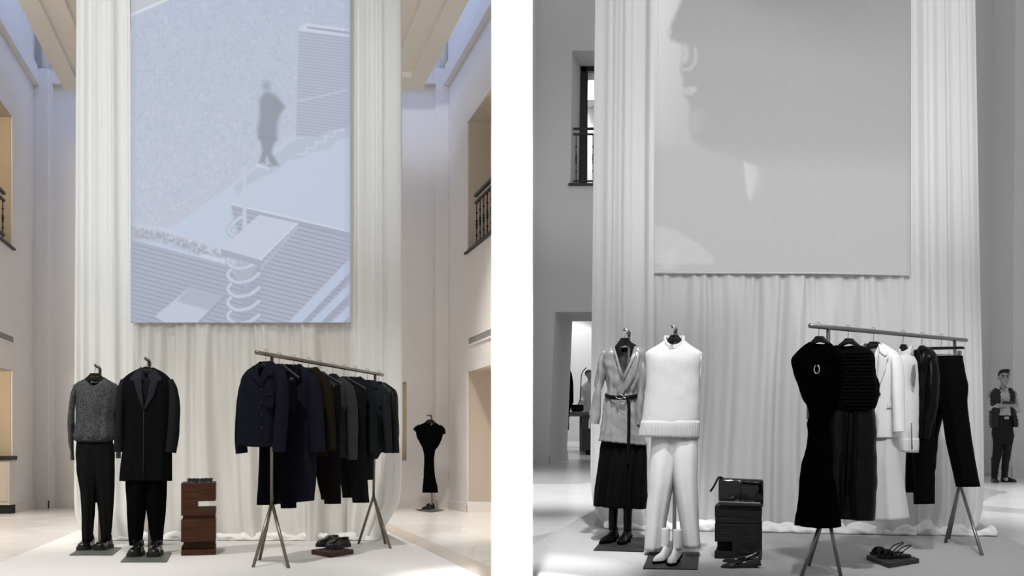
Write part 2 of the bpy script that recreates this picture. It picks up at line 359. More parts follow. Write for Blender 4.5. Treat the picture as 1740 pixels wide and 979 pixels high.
def bolt(bm, c, r, h, ax='y'):
    m = Matrix.Translation(c) @ (Matrix.Rotation(PI/2, 4, 'X') if ax == 'y' else Matrix.Identity(4))
    bmesh.ops.create_cone(bm, cap_ends=True, segments=14, radius1=r, radius2=r*.85, depth=h, matrix=m)

# ================================================================== SETTING, colour room
def ldx(Y, X0, Y0, room): return X0+room.dx*(Y-Y0)
XL0, XR0, YC = PX(57, 18.72), PX(763, 18.72), 18.72
def XLw(Y): return ldx(Y, XL0, YC, LR)
def XRw(Y): return ldx(Y, XR0, YC, LR)
zf = LR.fz
TOP = CZ+8.6
bm = B(); prism(bm, [(-16, 4.6), (-.02, 4.6), (-.02, 19.6), (-16, 19.6)], lambda Y: zf(Y)-.3, zf); S('floor', bm, 'lfloor')
bm = B(); box(bm, -.131, .131, 6.5, 24.2, -1.2, TOP+1); S('wall_dividing', bm, 'white')
# back wall with a shallow lit recess near the drape
Yb = 19.0
rx0, rx1, rz0, rz1 = PX(600, Yb), PX(691, Yb), ZV(783, Yb), ZV(649, Yb)
bm = B(); zl = zf(Yb)-.3
box(bm, PX(-60, Yb), rx0, Yb, Yb+.7, zl, TOP); box(bm, rx1, -.13, Yb, Yb+.7, zl, TOP)
box(bm, rx0, rx1, Yb, Yb+.7, zl, rz0); box(bm, rx0, rx1, Yb, Yb+.7, rz1, TOP); box(bm, rx0, rx1, Yb+.5, Yb+.7, rz0, rz1)
S('wall_back', bm, 'lwall')
bm = B(); box(bm, rx0+.004, rx1-.004, Yb+.44, Yb+.499, rz0+.004, rz1-.004); S('trim_1', bm, 'tan')
# side walls with their openings; the openings' far jambs face the viewer
def sidewall(name, Xw, sgn, Yj, Yn, zs_up, zsill, zs_lo, Yend, depth):
    o = sgn*depth
    lim = (lambda x: min(x, -.129)) if sgn > 0 else (lambda x: x)
    def pl(ya, yb): return [(Xw(ya), ya), (Xw(yb), yb), (lim(Xw(yb)+o), yb), (lim(Xw(ya)+o), ya)]
    bm = B(); prism(bm, pl(Yj, YC+.9), lambda Y: zf(Y)-.3, TOP); prism(bm, pl(max(Yend, 15.0) if sgn > 0 else Yend, Yn), lambda Y: zf(Y)-.3, TOP)
    prism(bm, pl(Yn, Yj), zs_up, TOP); prism(bm, pl(Yn, Yj), zs_lo, zsill); S(name, bm, 'lwall')
    o2 = sgn*(depth+.02)
    bm = B(); prism(bm, [(Xw(Yn)+o2, Yn-.3), (Xw(Yj)+o2, Yj+.3), (Xw(Yj)+o2+sgn*.1, Yj+.3), (Xw(Yn)+o2+sgn*.1, Yn-.3)], lambda Y: zf(Y)-.3, TOP); return bm
YLj, YRj = 17.0, 17.2
bmL = sidewall('wall_left', XLw, -1, YLj, 13.2, ZV(198, YLj), ZV(425, YLj), ZV(630, YLj), 9.5, 1.1)
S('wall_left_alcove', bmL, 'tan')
bmR = sidewall('wall_right', XRw, 1, YRj, 15.25, ZV(208, YRj), ZV(432, YRj), ZV(632, YRj), 14.95, .5)
bmR.free()
# tan plaster lining of the openings (soffits, jambs)
def lining(name, Xw, sgn, Yj, Yn, z0, z1, depth, m):
    e = .012
    bm = B()
    lim = (lambda x: min(x, -.132)) if sgn > 0 else (lambda x: x)
    a, b2 = Xw(Yj)+sgn*.02, lim(Xw(Yj)+sgn*depth)
    box(bm, min(a, b2), max(a, b2), Yj-e, Yj-.001, z0, z1)
    prism(bm, [(Xw(Yn)+sgn*.01, Yn), (Xw(Yj)+sgn*.01, Yj), (lim(Xw(Yj)+sgn*depth), Yj), (lim(Xw(Yn)+sgn*depth), Yn)], z1-e, z1-.001)
    S(name, bm, m)
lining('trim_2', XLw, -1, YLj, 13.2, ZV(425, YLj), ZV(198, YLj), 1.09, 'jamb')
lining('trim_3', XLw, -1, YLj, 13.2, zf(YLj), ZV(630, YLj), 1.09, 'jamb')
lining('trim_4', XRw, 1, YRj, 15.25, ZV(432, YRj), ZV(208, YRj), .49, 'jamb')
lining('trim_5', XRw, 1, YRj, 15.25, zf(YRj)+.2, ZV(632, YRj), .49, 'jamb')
# corner pilasters with a thin round column above
for i, (pa, pb) in enumerate(((57, 82), (743, 763))):
    bm = B(); zt = ZV(116, YC); prism(bm, [(PX(pa-3, YC), YC), (PX(pb, YC), YC), (PX(pb, YC), Yb+.02), (PX(pa-3, YC), Yb+.02)], zf(Yb)-.3, zt); S('wall_corner_%s' % ('left', 'right')[i], bm, 'lwall', bevel=.01)
    bm = B(); cxp = PX(71 if i == 0 else 754, YC); rod(bm, [(cxp, YC+.14, zt-.02), (cxp, YC+.14, TOP)], .075, 18); S('trim_%d' % (6+i), bm, 'lwall', smooth=True)
# cornices
zc0, zc1 = ZV(138, 18.5), ZV(112, 18.5)
for i, (Xw, sg, ye) in enumerate(((XLw, 1, 10.5), (XRw, -1, 15.1))):
    bm = B(); prism(bm, [(Xw(ye), ye), (Xw(YC), YC), (Xw(YC)+sg*.10, YC), (Xw(ye)+sg*.10, ye)], zc0, zc1); prism(bm, [(Xw(ye), ye), (Xw(YC), YC), (Xw(YC)+sg*.07, YC), (Xw(ye)+sg*.07, ye)], zc1+.012, zc1+.10); S('trim_%d' % (8+i), bm, 'lwall')
bm = B(); box(bm, PX(80, Yb), PX(745, Yb), Yb-.12, Yb+.01, ZV(145, Yb), ZV(122, Yb)); S('trim_10', bm, 'lwall')
# skirting
def skirt(name, pts, room, m, h=.14, t=.03):
    """pts run so that the room lies on the right-hand side of the path"""
    bm = B()
    for (a, b2) in zip(pts[:-1], pts[1:]):
        dv = Vector((b2[0]-a[0], b2[1]-a[1])); nv = Vector((dv.y, -dv.x)).normalized()
        for hh, tt in ((h, t), (h+.018, t*.55)):
            prism(bm, [(a[0], a[1]), (b2[0], b2[1]), (b2[0]+nv.x*tt, b2[1]+nv.y*tt), (a[0]+nv.x*tt, a[1]+nv.y*tt)], lambda Y: room.fz(Y)-.02, lambda Y, hh=hh: room.fz(Y)+hh)
    S(name, bm, m)
skirt('baseboard_left', [(XLw(YLj)-1.0, YLj), (XLw(YLj), YLj), (XLw(YC), YC), (PX(82, YC), YC), (PX(82, YC), Yb), (PX(560, Yb), Yb)], LR, 'lbase')
skirt('baseboard_right', [(PX(560, Yb), Yb), (PX(743, Yb), Yb), (PX(743, YC), YC), (XRw(YC), YC), (XRw(YRj), YRj), (-.132, YRj)], LR, 'lbase')
# hanging coffered ceiling panel
Yk, zk = 17.6, ZV(153, 17.6)
XkL, XkR = PX(109, Yk), PX(717, Yk)
def kx(X, Y): return X+LR.dx*(Y-Yk)
bm = B()
levels = [(0, 0, .0), (.285, .63, .09), (.60, 1.05, .19), (.92, 1.5, .30)]
for i, (ix, iy, dz) in enumerate(levels):
    if i < 3:
        jx, jy, _ = levels[i+1]
        for xa, xb in ((XkL+ix, XkL+jx), (XkR-jx, XkR-ix)): prism(bm, [(kx(xa, 7.5), 7.5), (kx(xb, 7.5), 7.5), (kx(xb, Yk-iy), Yk-iy), (kx(xa, Yk-iy), Yk-iy)], zk+dz, zk+.5)
        prism(bm, [(kx(XkL+jx, Yk-jy), Yk-jy), (kx(XkR-jx, Yk-jy), Yk-jy), (kx(XkR-jx, Yk-iy), Yk-iy), (kx(XkL+jx, Yk-iy), Yk-iy)], zk+dz, zk+.5)
    else:
        prism(bm, [(kx(XkL+ix, 7.5), 7.5), (kx(XkR-ix, 7.5), 7.5), (kx(XkR-ix, Yk-iy), Yk-iy), (kx(XkL+ix, Yk-iy), Yk-iy)], zk+dz, zk+.5)
        for q in range(1, 9):
            y0 = Yk-iy-q*.95; prism(bm, [(kx(XkL+ix, y0), y0), (kx(XkR-ix, y0), y0), (kx(XkR-ix, y0+.14), y0+.14), (kx(XkL+ix, y0+.14), y0+.14)], zk+.2, zk+.31)
            if q < 6:
                for xx in (XkL+ix+q*.42, XkR-ix-q*.42): prism(bm, [(kx(xx, 7.5), 7.5), (kx(xx+.1, 7.5), 7.5), (kx(xx+.1, Yk-iy), Yk-iy), (kx(xx, Yk-iy), Yk-iy)], zk+.2, zk+.31)
S('ceiling', bm, 'cream')
# lamps inside the openings
area('alcove_lamp', (XRw(15.7)+.28, 15.6, ZV(632, YRj)-.12), (XRw(YRj)+.3, YRj, zf(YRj)+.9), .2, 15, (1, .80, .55))
area('alcove_lamp', (XRw(15.7)+.28, 15.6, ZV(208, YRj)-.12), (XRw(YRj)+.3, YRj, ZV(330, YRj)), .2, 4, (1, .80, .56))
area('alcove_lamp', (XLw(15.2)-.5, 15.2, ZV(630, YLj)-.12), (XLw(YLj)-.2, YLj, zf(YLj)+1.2), .2, 20, (1, .86, .62))
area('alcove_lamp', (XLw(15.2)-.5, 15.2, ZV(198, YLj)-.12), (XLw(YLj)-.2, YLj, ZV(330, YLj)), .2, 16, (1, .80, .52))
# sills
def sill(name, Xw, sg, Yj, Yn, z):
    bm = B(); prism(bm, [(Xw(Yn)-sg*.05, Yn), (Xw(Yj+.05)-sg*.05, Yj+.05), (min(Xw(Yj+.05)+sg*.4, -.132), Yj+.05), (min(Xw(Yn)+sg*.4, -.132), Yn)], z, z+.03); S(name, bm, 'iron')
sill('trim_11', XLw, -1, YLj, 13.2, ZV(425, YLj)); sill('trim_12', XRw, 1, YRj, 15.25, ZV(432, YRj))
# railings in the upper openings
def railing(label, pA, pB, zt, zb, n, room, dirn):
    """pA, pB plan ends (pA far end); rails at zt, zt-.12 and zb"""
    fr = Fr(room, 0, 0, 10, 0); fr.o = Vector((pA[0], pA[1], zb)); fr.a = 0
    t = T('window_railing', label, 'railing', fr)
    d = Vector((pB[0]-pA[0], pB[1]-pA[1], 0)); h = zt-zb; nrm = Vector((d.y, -d.x, 0)).normalized()
    for nm, z, r in (('top_rail', h, .022), ('rail', h-.115, .018), ('rail', .05, .018)):
        bm = B(); slab(bm, [Vector((0, 0, z-r))-nrm*r, d+Vector((0, 0, z-r))-nrm*r, d+Vector((0, 0, z+r))-nrm*r, Vector((0, 0, z+r))-nrm*r], nrm*2*r); O(nm, bm, 'iron', t, smooth=False)
    for i in range(n):
        c = d*((i+.35)/n); bm = B(); hh = h-.115
        zs = [0, hh*.22, hh*.25, hh*.28, hh*.38, hh*.42, hh*.44, hh*.46, hh*.5, hh*.53, hh*.55, hh*.58, hh*.61, hh*.72, hh*.75, hh*.78, hh]
        rs = [.009, .009, .02, .009, .009, .016, .02, .012, .024, .012, .02, .016, .009, .009, .02, .009, .009]
        rod(bm, [c+Vector((0, 0, z)) for z in zs], rs, 8); O('baluster', bm, 'iron', t)
    return t
ya = 16.75; zt = ZV(333, ya); zb = ZV(432, YRj)+.03
railing('black iron railing across the upper right window opening above the hanging dress', (PX(808, ya), ya), (PX(808, ya)+LR.dx*-1.45, ya-1.45), zt, zb, 6, LR, 1)
ya = 16.15; 
railing('black iron railing across the upper left opening, cut by the picture edge', (PX(7, ya), ya), (PX(7, ya)-LR.dx*1.6, ya-1.6), ZV(329, ya), ZV(425, YLj)+.03, 6, LR, -1)
# air vents high on the side walls
def vent(label, Xw, sg, Y0, Y1, za, zb):
    fr = Fr(LR, 0, 0, 10, 0); fr.o = Vector((Xw(Y0), Y0, za)); fr.a = 0
    t = T('air_vent', label, 'vent', fr); d = Vector((Xw(Y1)-Xw(Y0), Y1-Y0, 0)); n = Vector((-d.y, d.x, 0)).normalized()*-sg*-1
    if n.x*sg < 0: n = -n
    h = zb-za; bm = B()
    for z0, z1 in ((-.03, 0), (h, h+.03)): slab(bm, [Vector((0, 0, z0)), d+Vector((0, 0, z0)), d+Vector((0, 0, z1)), Vector((0, 0, z1))], n*.02)
    u = d.normalized()*.03
    for a in (Vector((0, 0, 0)), d-u): slab(bm, [a, a+u, a+u+Vector((0, 0, h)), a+Vector((0, 0, h))], n*.02)
    O('vent_frame', bm, 'lwall', t, smooth=False)
    bm = B(); slab(bm, [u*.9, d-u*.9, d-u*.9+Vector((0, 0, h)), u*.9+Vector((0, 0, h))], n*.004); O('vent_backing', bm, 'dark', t, smooth=False)
    bm = B(); k = int(d.length/.035)
    for i in range(k):
        a = d*((i+.5)/k)+n*.005; slab(bm, [a-u*.28, a+u*.28, a+u*.28+Vector((0, 0, h)), a-u*.28+Vector((0, 0, h))], n*.012)
    for q in (.33, .66): slab(bm, [Vector((0, 0, h*q-.006))+n*.005, d+Vector((0, 0, h*q-.006))+n*.005, d+Vector((0, 0, h*q+.006))+n*.005, Vector((0, 0, h*q+.006))+n*.005], n*.010)
    O('vent_grille', bm, 'ventm', t, smooth=False)
vent('long grey slotted air vent on the left wall above the cabinet niche', XLw, 1, 17.02, 14.2, ZV(583, 17.0), ZV(573, 17.0))
vent('long grey slotted air vent on the right wall above the lit doorway', XRw, -1, 17.05, 15.3, ZV(587, 17.2), ZV(577, 17.2))
# low cabinet in the left niche
fr = Fr(LR, 16, 872, 16.75, 0); t = T('low_cabinet', 'low cream cabinet with dark stone top in the left niche', 'cabinet', fr)
hz_ = fr.m
bm = B(); box(bm, -1.0, 0, 0, .22, .13, 90*hz_); O('cabinet_body', bm, 'cab', t, smooth=False, bevel=.004)
bm = B(); box(bm, -1.0, .02, -.03, .23, 90*hz_, 97*hz_); O('countertop', bm, 'counter', t, smooth=False, bevel=.004)
bm = B(); box(bm, -1.0, -.01, .02, .22, -.02, .13); O('plinth', bm, 'dark', t, smooth=False)
bm = B(); box(bm, -.9, -.035, -.014, .0, .19, 83*hz_); O('door', bm, 'cab', t, smooth=False, bevel=.006)

# floor covering
def fplane(pxv, room, Y):
    p = FP(room, *pxv); return p.x+room.dx*(Y-p.y)
a0, a1 = (127, 905), (664, 907)
pE = FP(LR, *a1); yE = pE.y+(-.14-pE.x)/LR.dx
fr = Fr(LR, 413, 979, 7.2, 0)
bm = B(); prism(bm, [(x-fr.o.x, y-fr.o.y) for x, y in ((fplane(a0, LR, 6.9), 6.9), (-.14, 6.9), (-.14, yE), (fplane(a1, LR, 14), 14), (fplane(a0, LR, 14), 14))], lambda y: zf(y+fr.o.y)-fr.o.z+.0005, lambda y: zf(y+fr.o.y)-fr.o.z+.008)
tag(O('carpet', bm, 'rug', smooth=False, fr=fr), 'beige woven carpet under the menswear rack and the walnut pedestal', 'carpet')
bm = B(); prism(bm, [(fplane(a1, LR, 4.7)+.02, 4.7), (fplane(a1, LR, 4.7)+.25, 4.7), (fplane(a1, LR, 15)+.25, 15), (fplane(a1, LR, 15)+.02, 15)], lambda Y: zf(Y)-.01, lambda Y: zf(Y)+.002); S('trim_13', bm, 'inlay')

# ================================================================== SETTING, grey room
zg = RR.fz
bm = B(); prism(bm, [(.02, 4.6), (16, 4.6), (26, 45), (.02, 45)], lambda Y: zg(Y)-.3, zg); S('floor.001', bm, 'gfloor')
def quad_wall(bm, pts, Y, dep, sk=0): slab(bm, [P(px, v, Y) for px, v in pts], (RR.dx*dep*sk, dep, 0))
Yw = 21.3; D = 1.8
bm = B(); Tv = -130
quad_wall(bm, [(860, Tv), (975, Tv), (969, 313), (943, 530), (932, 800), (860, 800)], Yw, D, 1)
quad_wall(bm, [(975, Tv), (1120, Tv), (1120, 86), (972.08, 86)], Yw, D, 1)
quad_wall(bm, [(969, 313), (1120, 313), (1120, 530), (943, 530)], Yw, D, 1)
quad_wall(bm, [(1108, 86), (1300, 86), (1300, 800), (1108, 800)], Yw, D, 1)
S('wall_left.001', bm, 'gwall')
bm = B(); quad_wall(bm, [(880, Tv), (912, Tv), (908, 800), (880, 800)], Yw-.12, .12); S('wall_pier', bm, 'gwall')
skirt('baseboard_left.001', [(.13, Yw), (PX(933, Yw), Yw), (PX(933, Yw)+RR.dx*D, Yw+D)], RR, 'gbase', h=.17, t=.03)
# room beyond the doorway, and the lit room behind the upper window
Yf = 36.0
bm = B(); box(bm, PX(890, Yf), PX(1120, Yf), Yf, Yf+.3, zg(Yf)-.3, ZV(470, Yf)); box(bm, PX(890, Yf)-.2, PX(890, Yf), 23.3, Yf+.3, zg(23)-.3, ZV(470, Yf)); S('wall_far', bm, 'gpale')
skirt('baseboard_far', [(PX(890, Yf), Yf), (PX(1060, Yf), Yf)], RR, 'gpale', h=.22, t=.04)
area('far_room_lamp', (PX(985, 31), 31, ZV(480, 31)), (PX(985, 34), 34.5, zg(31)), 3, 130)
spot('far_wall_washer', (PX(976, 34.6), 34.6, ZV(500, 34.6)), (PX(978, 36), 36, ZV(660, 36)), 160, 75, (1, 1, 1), .1, .15)
bm = B(); box(bm, PX(960, 25), PX(1120, 25), 25, 25.2, ZV(340, 25), ZV(60, 25)); S('wall_upper_room', bm, 'gpale')
bm = B()
for i in range(4): box(bm, PX(996, 24.8), PX(1120, 24.8), 24.9-.12*(4-i), 25, ZV(178-2.2*i, 24.8), ZV(180-2.2*(i+1)+.6, 24.8))
S('trim_14', bm, 'gwall')
area('upper_room_lamp', (PX(1010, 23.6), 23.6, ZV(60, 23.6)), (PX(1010, 25), 25, ZV(220, 25)), 1.5, 260)
# window frame
Yv = Yw+.9
fr = Fr(RR, 990, 312, Yv, 0)
bm = B(); quad_wall(bm, [(987, 113), (996, 113), (994, 313), (984, 313)], Yv, .12); quad_wall(bm, [(987, 112), (1120, 112), (1120, 121), (987, 121)], Yv, .12); quad_wall(bm, [(1100, 113), (1112, 113), (1112, 313), (1100, 313)], Yv, .12)
quad_wall(bm, [(994, 118), (999, 118), (998, 313), (992, 313)], Yv+.04, .06); S('window_1', bm, 'iron')
bm = B(); quad_wall(bm, [(966, 311), (1112, 311), (1112, 315), (966, 315)], Yw-.06, .9); S('trim_15', bm, 'iron')
pa = Yw+.12
railing('black iron railing across the upper window beside the grey drape', (PX(974, pa), pa), (PX(1060, pa), pa), ZV(219, pa), ZV(312, pa), 6, RR, 1)
# right-hand walls behind the man
Yq = 17.9
bm = B(); quad_wall(bm, [(1380, Tv), (1830, Tv), (1830, 830), (1380, 830)], Yq, .5); S('wall_right.001', bm, 'gwall')
bm = B(); quad_wall(bm, [(1727, Tv), (1850, Tv), (1850, 830), (1719, 830)], 17.1, .8); S('wall_right_pier', bm, 'gwall')
bm = B(); quad_wall(bm, [(1706, Tv), (1729, Tv), (1721, 830), (1699, 830)], Yq-.06, .06); S('trim_16', bm, 'gwall')
skirt('baseboard_right.001', [(PX(1400, Yq), Yq), (PX(1719, Yq), Yq)], RR, 'gbase', h=.2, t=.03)
skirt('baseboard_right.002', [(PX(1719, 17.1), 17.1), (PX(1850, 17.1), 17.1)], RR, 'gbase', h=.2, t=.03)
a0, a1 = (1002, 872), (1687, 908)
pE = FP(RR, *a0); yE = pE.y+(.14-pE.x)/RR.dx
fr = Fr(RR, 1322, 979, 7.2, 0)
bm = B(); prism(bm, [(x-fr.o.x, y-fr.o.y) for x, y in ((.14, 6.6), (fplane(a1, RR, 6.6)+.15, 6.6), (fplane(a1, RR, 12), 12), (fplane(a0, RR, 12), 12), (.14, yE))], lambda y: zg(y+fr.o.y)-fr.o.z+.0005, lambda y: zg(y+fr.o.y)-fr.o.z+.008)
tag(O('carpet', bm, 'grug', smooth=False, fr=fr), 'grey woven carpet under the womenswear rack and dark pedestal', 'carpet')

# ================================================================== DRAPES AND SCREENS
def drape(name, label, room, xa, xb, vtop, vbot, Ya, Yb_, m, amp, per, seed, ret=None, mode='pleat', nv=46, hem=True, hemm=None, hr=.05, group=None, floorhem=None):
    """xa(v), xb(v) px edges; Ya, Yb_ depth at the two edges; ret = (edge, length) turns the cloth back into the depth"""
    fr = Fr(room, (xa(vbot)+xb(vbot))/2, vbot, (Ya+Yb_)/2, 0); o = fr.o
    wid = (xb(600)-xa(600))/F*(Ya+Yb_)/2; nu = int(wid/.014)
    rs = random.Random(seed); ph = [rs.uniform(0, 6.28) for _ in range(8)]; fq = [1, rs.uniform(.52, .62), rs.uniform(1.55, 1.8), rs.uniform(.2, .3)]
    # uneven pleat phase
    def off(u, k):
        s = u*wid/per*2*PI; wv = s+.9*math.sin(s*.31+ph[4])+.5*math.sin(s*.17+ph[5]+k*.8)
        if mode == 'pleat':
            return amp*(.55*(1-abs(math.sin(wv*.5+ph[0]))**.8*1.6)+.5*math.sin(wv*fq[1]+ph[1]+.4*k)+.16*math.sin(wv*fq[2]+ph[2])+.55*math.sin(wv*fq[3]+ph[3]))
        gth = math.exp(-k*7); drift = 1.6*math.sin(k*2.2+ph[6]+u*5)
        y = gth*.022*math.sin(s*1.9+ph[0]+1.2*math.sin(s*.45))+amp*(1-gth*.75)*(.55*math.sin(wv*.62+ph[1]+drift)+.5*math.sin(wv*.31+ph[2]-drift*.7)+.2*math.sin(wv*1.5+ph[3]+drift*1.8))
        n = noise.noise(Vector((u*wid*2.2-k*1.1, k*1.4+seed, 2.2)))
        n2 = noise.noise(Vector((u*wid*5.5+k*1.9*math.sin(u*8+ph[5]), k*2.1+seed, 5.2)))
        y += .085*n*(.3+k)+.040*n2*(.35+k)
        if k > .8: y += (k-.8)**2*1.2*noise.noise(Vector((u*wid*5, k*9, seed)))
        return y
    bm = B(); grid = []
    cols = [('f', i/nu) for i in range(nu+1)]
    L_ = []
    nr = 0
    if ret:
        nr = int(ret[1]/.03)
        rc = [('r', (j+1)/nr) for j in range(nr)]
        cols = cols+rc if ret[0] == 'r' else [('r', (nr-j)/nr) for j in range(nr)]+cols
    for j in range(nv+1):
        k = j/nv; v = vtop+(vbot-vtop)*k; row = []
        a, b2 = xa(v), xb(v)
        for kind, u in cols:
            if kind == 'f':
                Yc = Ya+(Yb_-Ya)*u; e = min(1, u/.03, (1-u)/.03) if mode != 'pleat' else 1
                p = P(a+(b2-a)*u, v, Yc); y = off(u, k)*max(e, .15); row.append(bm.verts.new((p.x-o.x, p.y-o.y+y, p.z-o.z)))
            else:
                uu = 1 if ret[0] == 'r' else 0; Yc = Yb_ if uu else Ya
                p = P(b2 if uu else a, v, Yc); y = off(uu, k); d_ = u*ret[1]
                w_ = .03*math.sin(u*ret[1]/per*2*PI)*(1 if uu else -1)*min(1, u*6)
                row.append(bm.verts.new((p.x-o.x+room.dx*d_+w_-(.03*min(1, u*8) if uu else -.03*min(1, u*8)), p.y-o.y+y+d_, p.z-o.z)))
        grid.append(row)
    for j in range(nv):
        for i in range(len(cols)-1): bm.faces.new((grid[j][i], grid[j][i+1], grid[j+1][i+1], grid[j+1][i]))
    if hem:
        t = T(name, label, 'curtain', fr, group); O('drape_cloth', bm, m, t)
        bm = B(); n = max(10, int(wid/.03)); pts = []; rr = []
        a, b2 = xa(vbot)-3, xb(vbot)+3
        if floorhem: a, b2 = floorhem
        for i in range(n+1):
            u = i/n; Yc = Ya+(Yb_-Ya)*u-.03; X = PX(a+(b2-a)*u, Yc)
            r = hr*(.75+.5*noise.noise(Vector((u*wid*5, seed, 1)))+.35*noise.noise(Vector((u*wid*13, seed, 4))))
            y = Yc+.07*noise.noise(Vector((u*wid*3.1, seed, 9))); z = room.fz(Yc)
            pts.append((X-o.x, y-o.y, z-o.z+.008+r*.62)); rr.append(max(.015, r))
        rod(bm, pts, rr, 18)
        bm.normal_update()
        for q in bm.verts:
            c = q.co; nz = noise.noise(Vector((c.x*11+c.z*9, c.y*16+seed, c.z*22)))+.6*noise.noise(Vector((c.x*23-c.z*12, c.y*30, c.z*34+seed)))
            q.co = c+q.normal*.034*nz; zz = room.fz(q.co.y+o.y)-o.z+.01; q.co.z = max(q.co.z, zz)
        O('hem', bm, hemm or m, t, sub=1)
        return t
    return tag(O(name, bm, m, fr=fr), label, 'curtain', group)
LI = lambda pts: (lambda f: f)(pchip([p[0] for p in pts], [p[1] for p in pts]))
drape('curtain', 'tall ivory pleated drape left of the snowy stair projection', LR, LI([(-60, 131), (500, 129), (860, 128), (890, 134), (918, 152)]), LI([(-60, 221), (918, 232)]), -60, 917, 11.0, 11.0, 'drape', .042, .105, 3, ret=('l', 2.2), hr=.035)
drape('curtain', 'tall ivory pleated drape right of the snowy stair projection', LR, LI([(-60, 595), (560, 596), (918, 590)]), LI([(-60, 683), (700, 684), (845, 681), (880, 664), (918, 640)]), -60, 919, 11.0, 11.0, 'drape', .045, .105, 8, ret=('r', 2.2), hr=.04)
drape('curtain', 'loosely gathered ivory sheer cloth hanging below the snowy stair projection', LR, LI([(545, 223), (918, 222)]), LI([(545, 596), (918, 606)]), 546, 919, 10.99, 10.99, 'sheer', .075, .20, 15, mode='sheer', nv=90, hr=.065, hemm='drape')
drape('curtain', 'tall pale grey pleated drape left of the face projection', RR, LI([(-60, 1011), (450, 1006), (800, 1003), (860, 1008), (900, 1030)]), LI([(-60, 1114), (460, 1111), (900, 1112)]), -60, 898, 9.98, 9.85, 'gdrape', .040, .105, 21, ret=('l', 2.0), hr=.05, hemm='ghem')
drape('curtain', 'tall pale grey pleated drape right of the face projection', RR, LI([(-60, 1545), (460, 1548), (910, 1552)]), LI([(-60, 1655), (450, 1664), (820, 1671), (870, 1668), (912, 1650)]), -60, 911, 9.5, 9.4, 'gdrape', .040, .105, 28, ret=('r', 2.0), hr=.075, hemm='ghem', floorhem=(1552, 1690))
drape('curtain', 'loosely gathered pale grey sheer cloth hanging below the face projection', RR, LI([(450, 1110), (905, 1106)]), LI([(455, 1549), (905, 1556)]), 454, 905, 9.89, 9.46, 'gsheer', .065, .22, 35, mode='sheer', nv=90, hr=.078, hemm='ghem')

# ---- the two projected pictures (flat screens showing an image)
def sd_poly(X, Y, poly):
    d = np.full(X.shape, 1e9); ins = np.zeros(X.shape, bool); n = len(poly)
    for i in range(n):
        x0, y0 = poly[i]; x1, y1 = poly[(i+1) % n]; ex, ey = x1-x0, y1-y0; wx, wy = X-x0, Y-y0
        t = np.clip((wx*ex+wy*ey)/(ex*ex+ey*ey+1e-9), 0, 1); d = np.minimum(d, (wx-ex*t)**2+(wy-ey*t)**2)
        c = ((y0 <= Y) != (y1 <= Y)) & (X < (x1-x0)*(Y-y0)/((y1-y0) if y1 != y0 else 1e-9)+x0); ins ^= c
    d = np.sqrt(d); return np.where(ins, -d, d)
def sd_line(X, Y, pts):
    d = np.full(X.shape, 1e9)
    for (x0, y0), (x1, y1) in zip(pts[:-1], pts[1:]):
        ex, ey = x1-x0, y1-y0; wx, wy = X-x0, Y-y0; t = np.clip((wx*ex+wy*ey)/(ex*ex+ey*ey+1e-9), 0, 1); d = np.minimum(d, (wx-ex*t)**2+(wy-ey*t)**2)
    return np.sqrt(d)
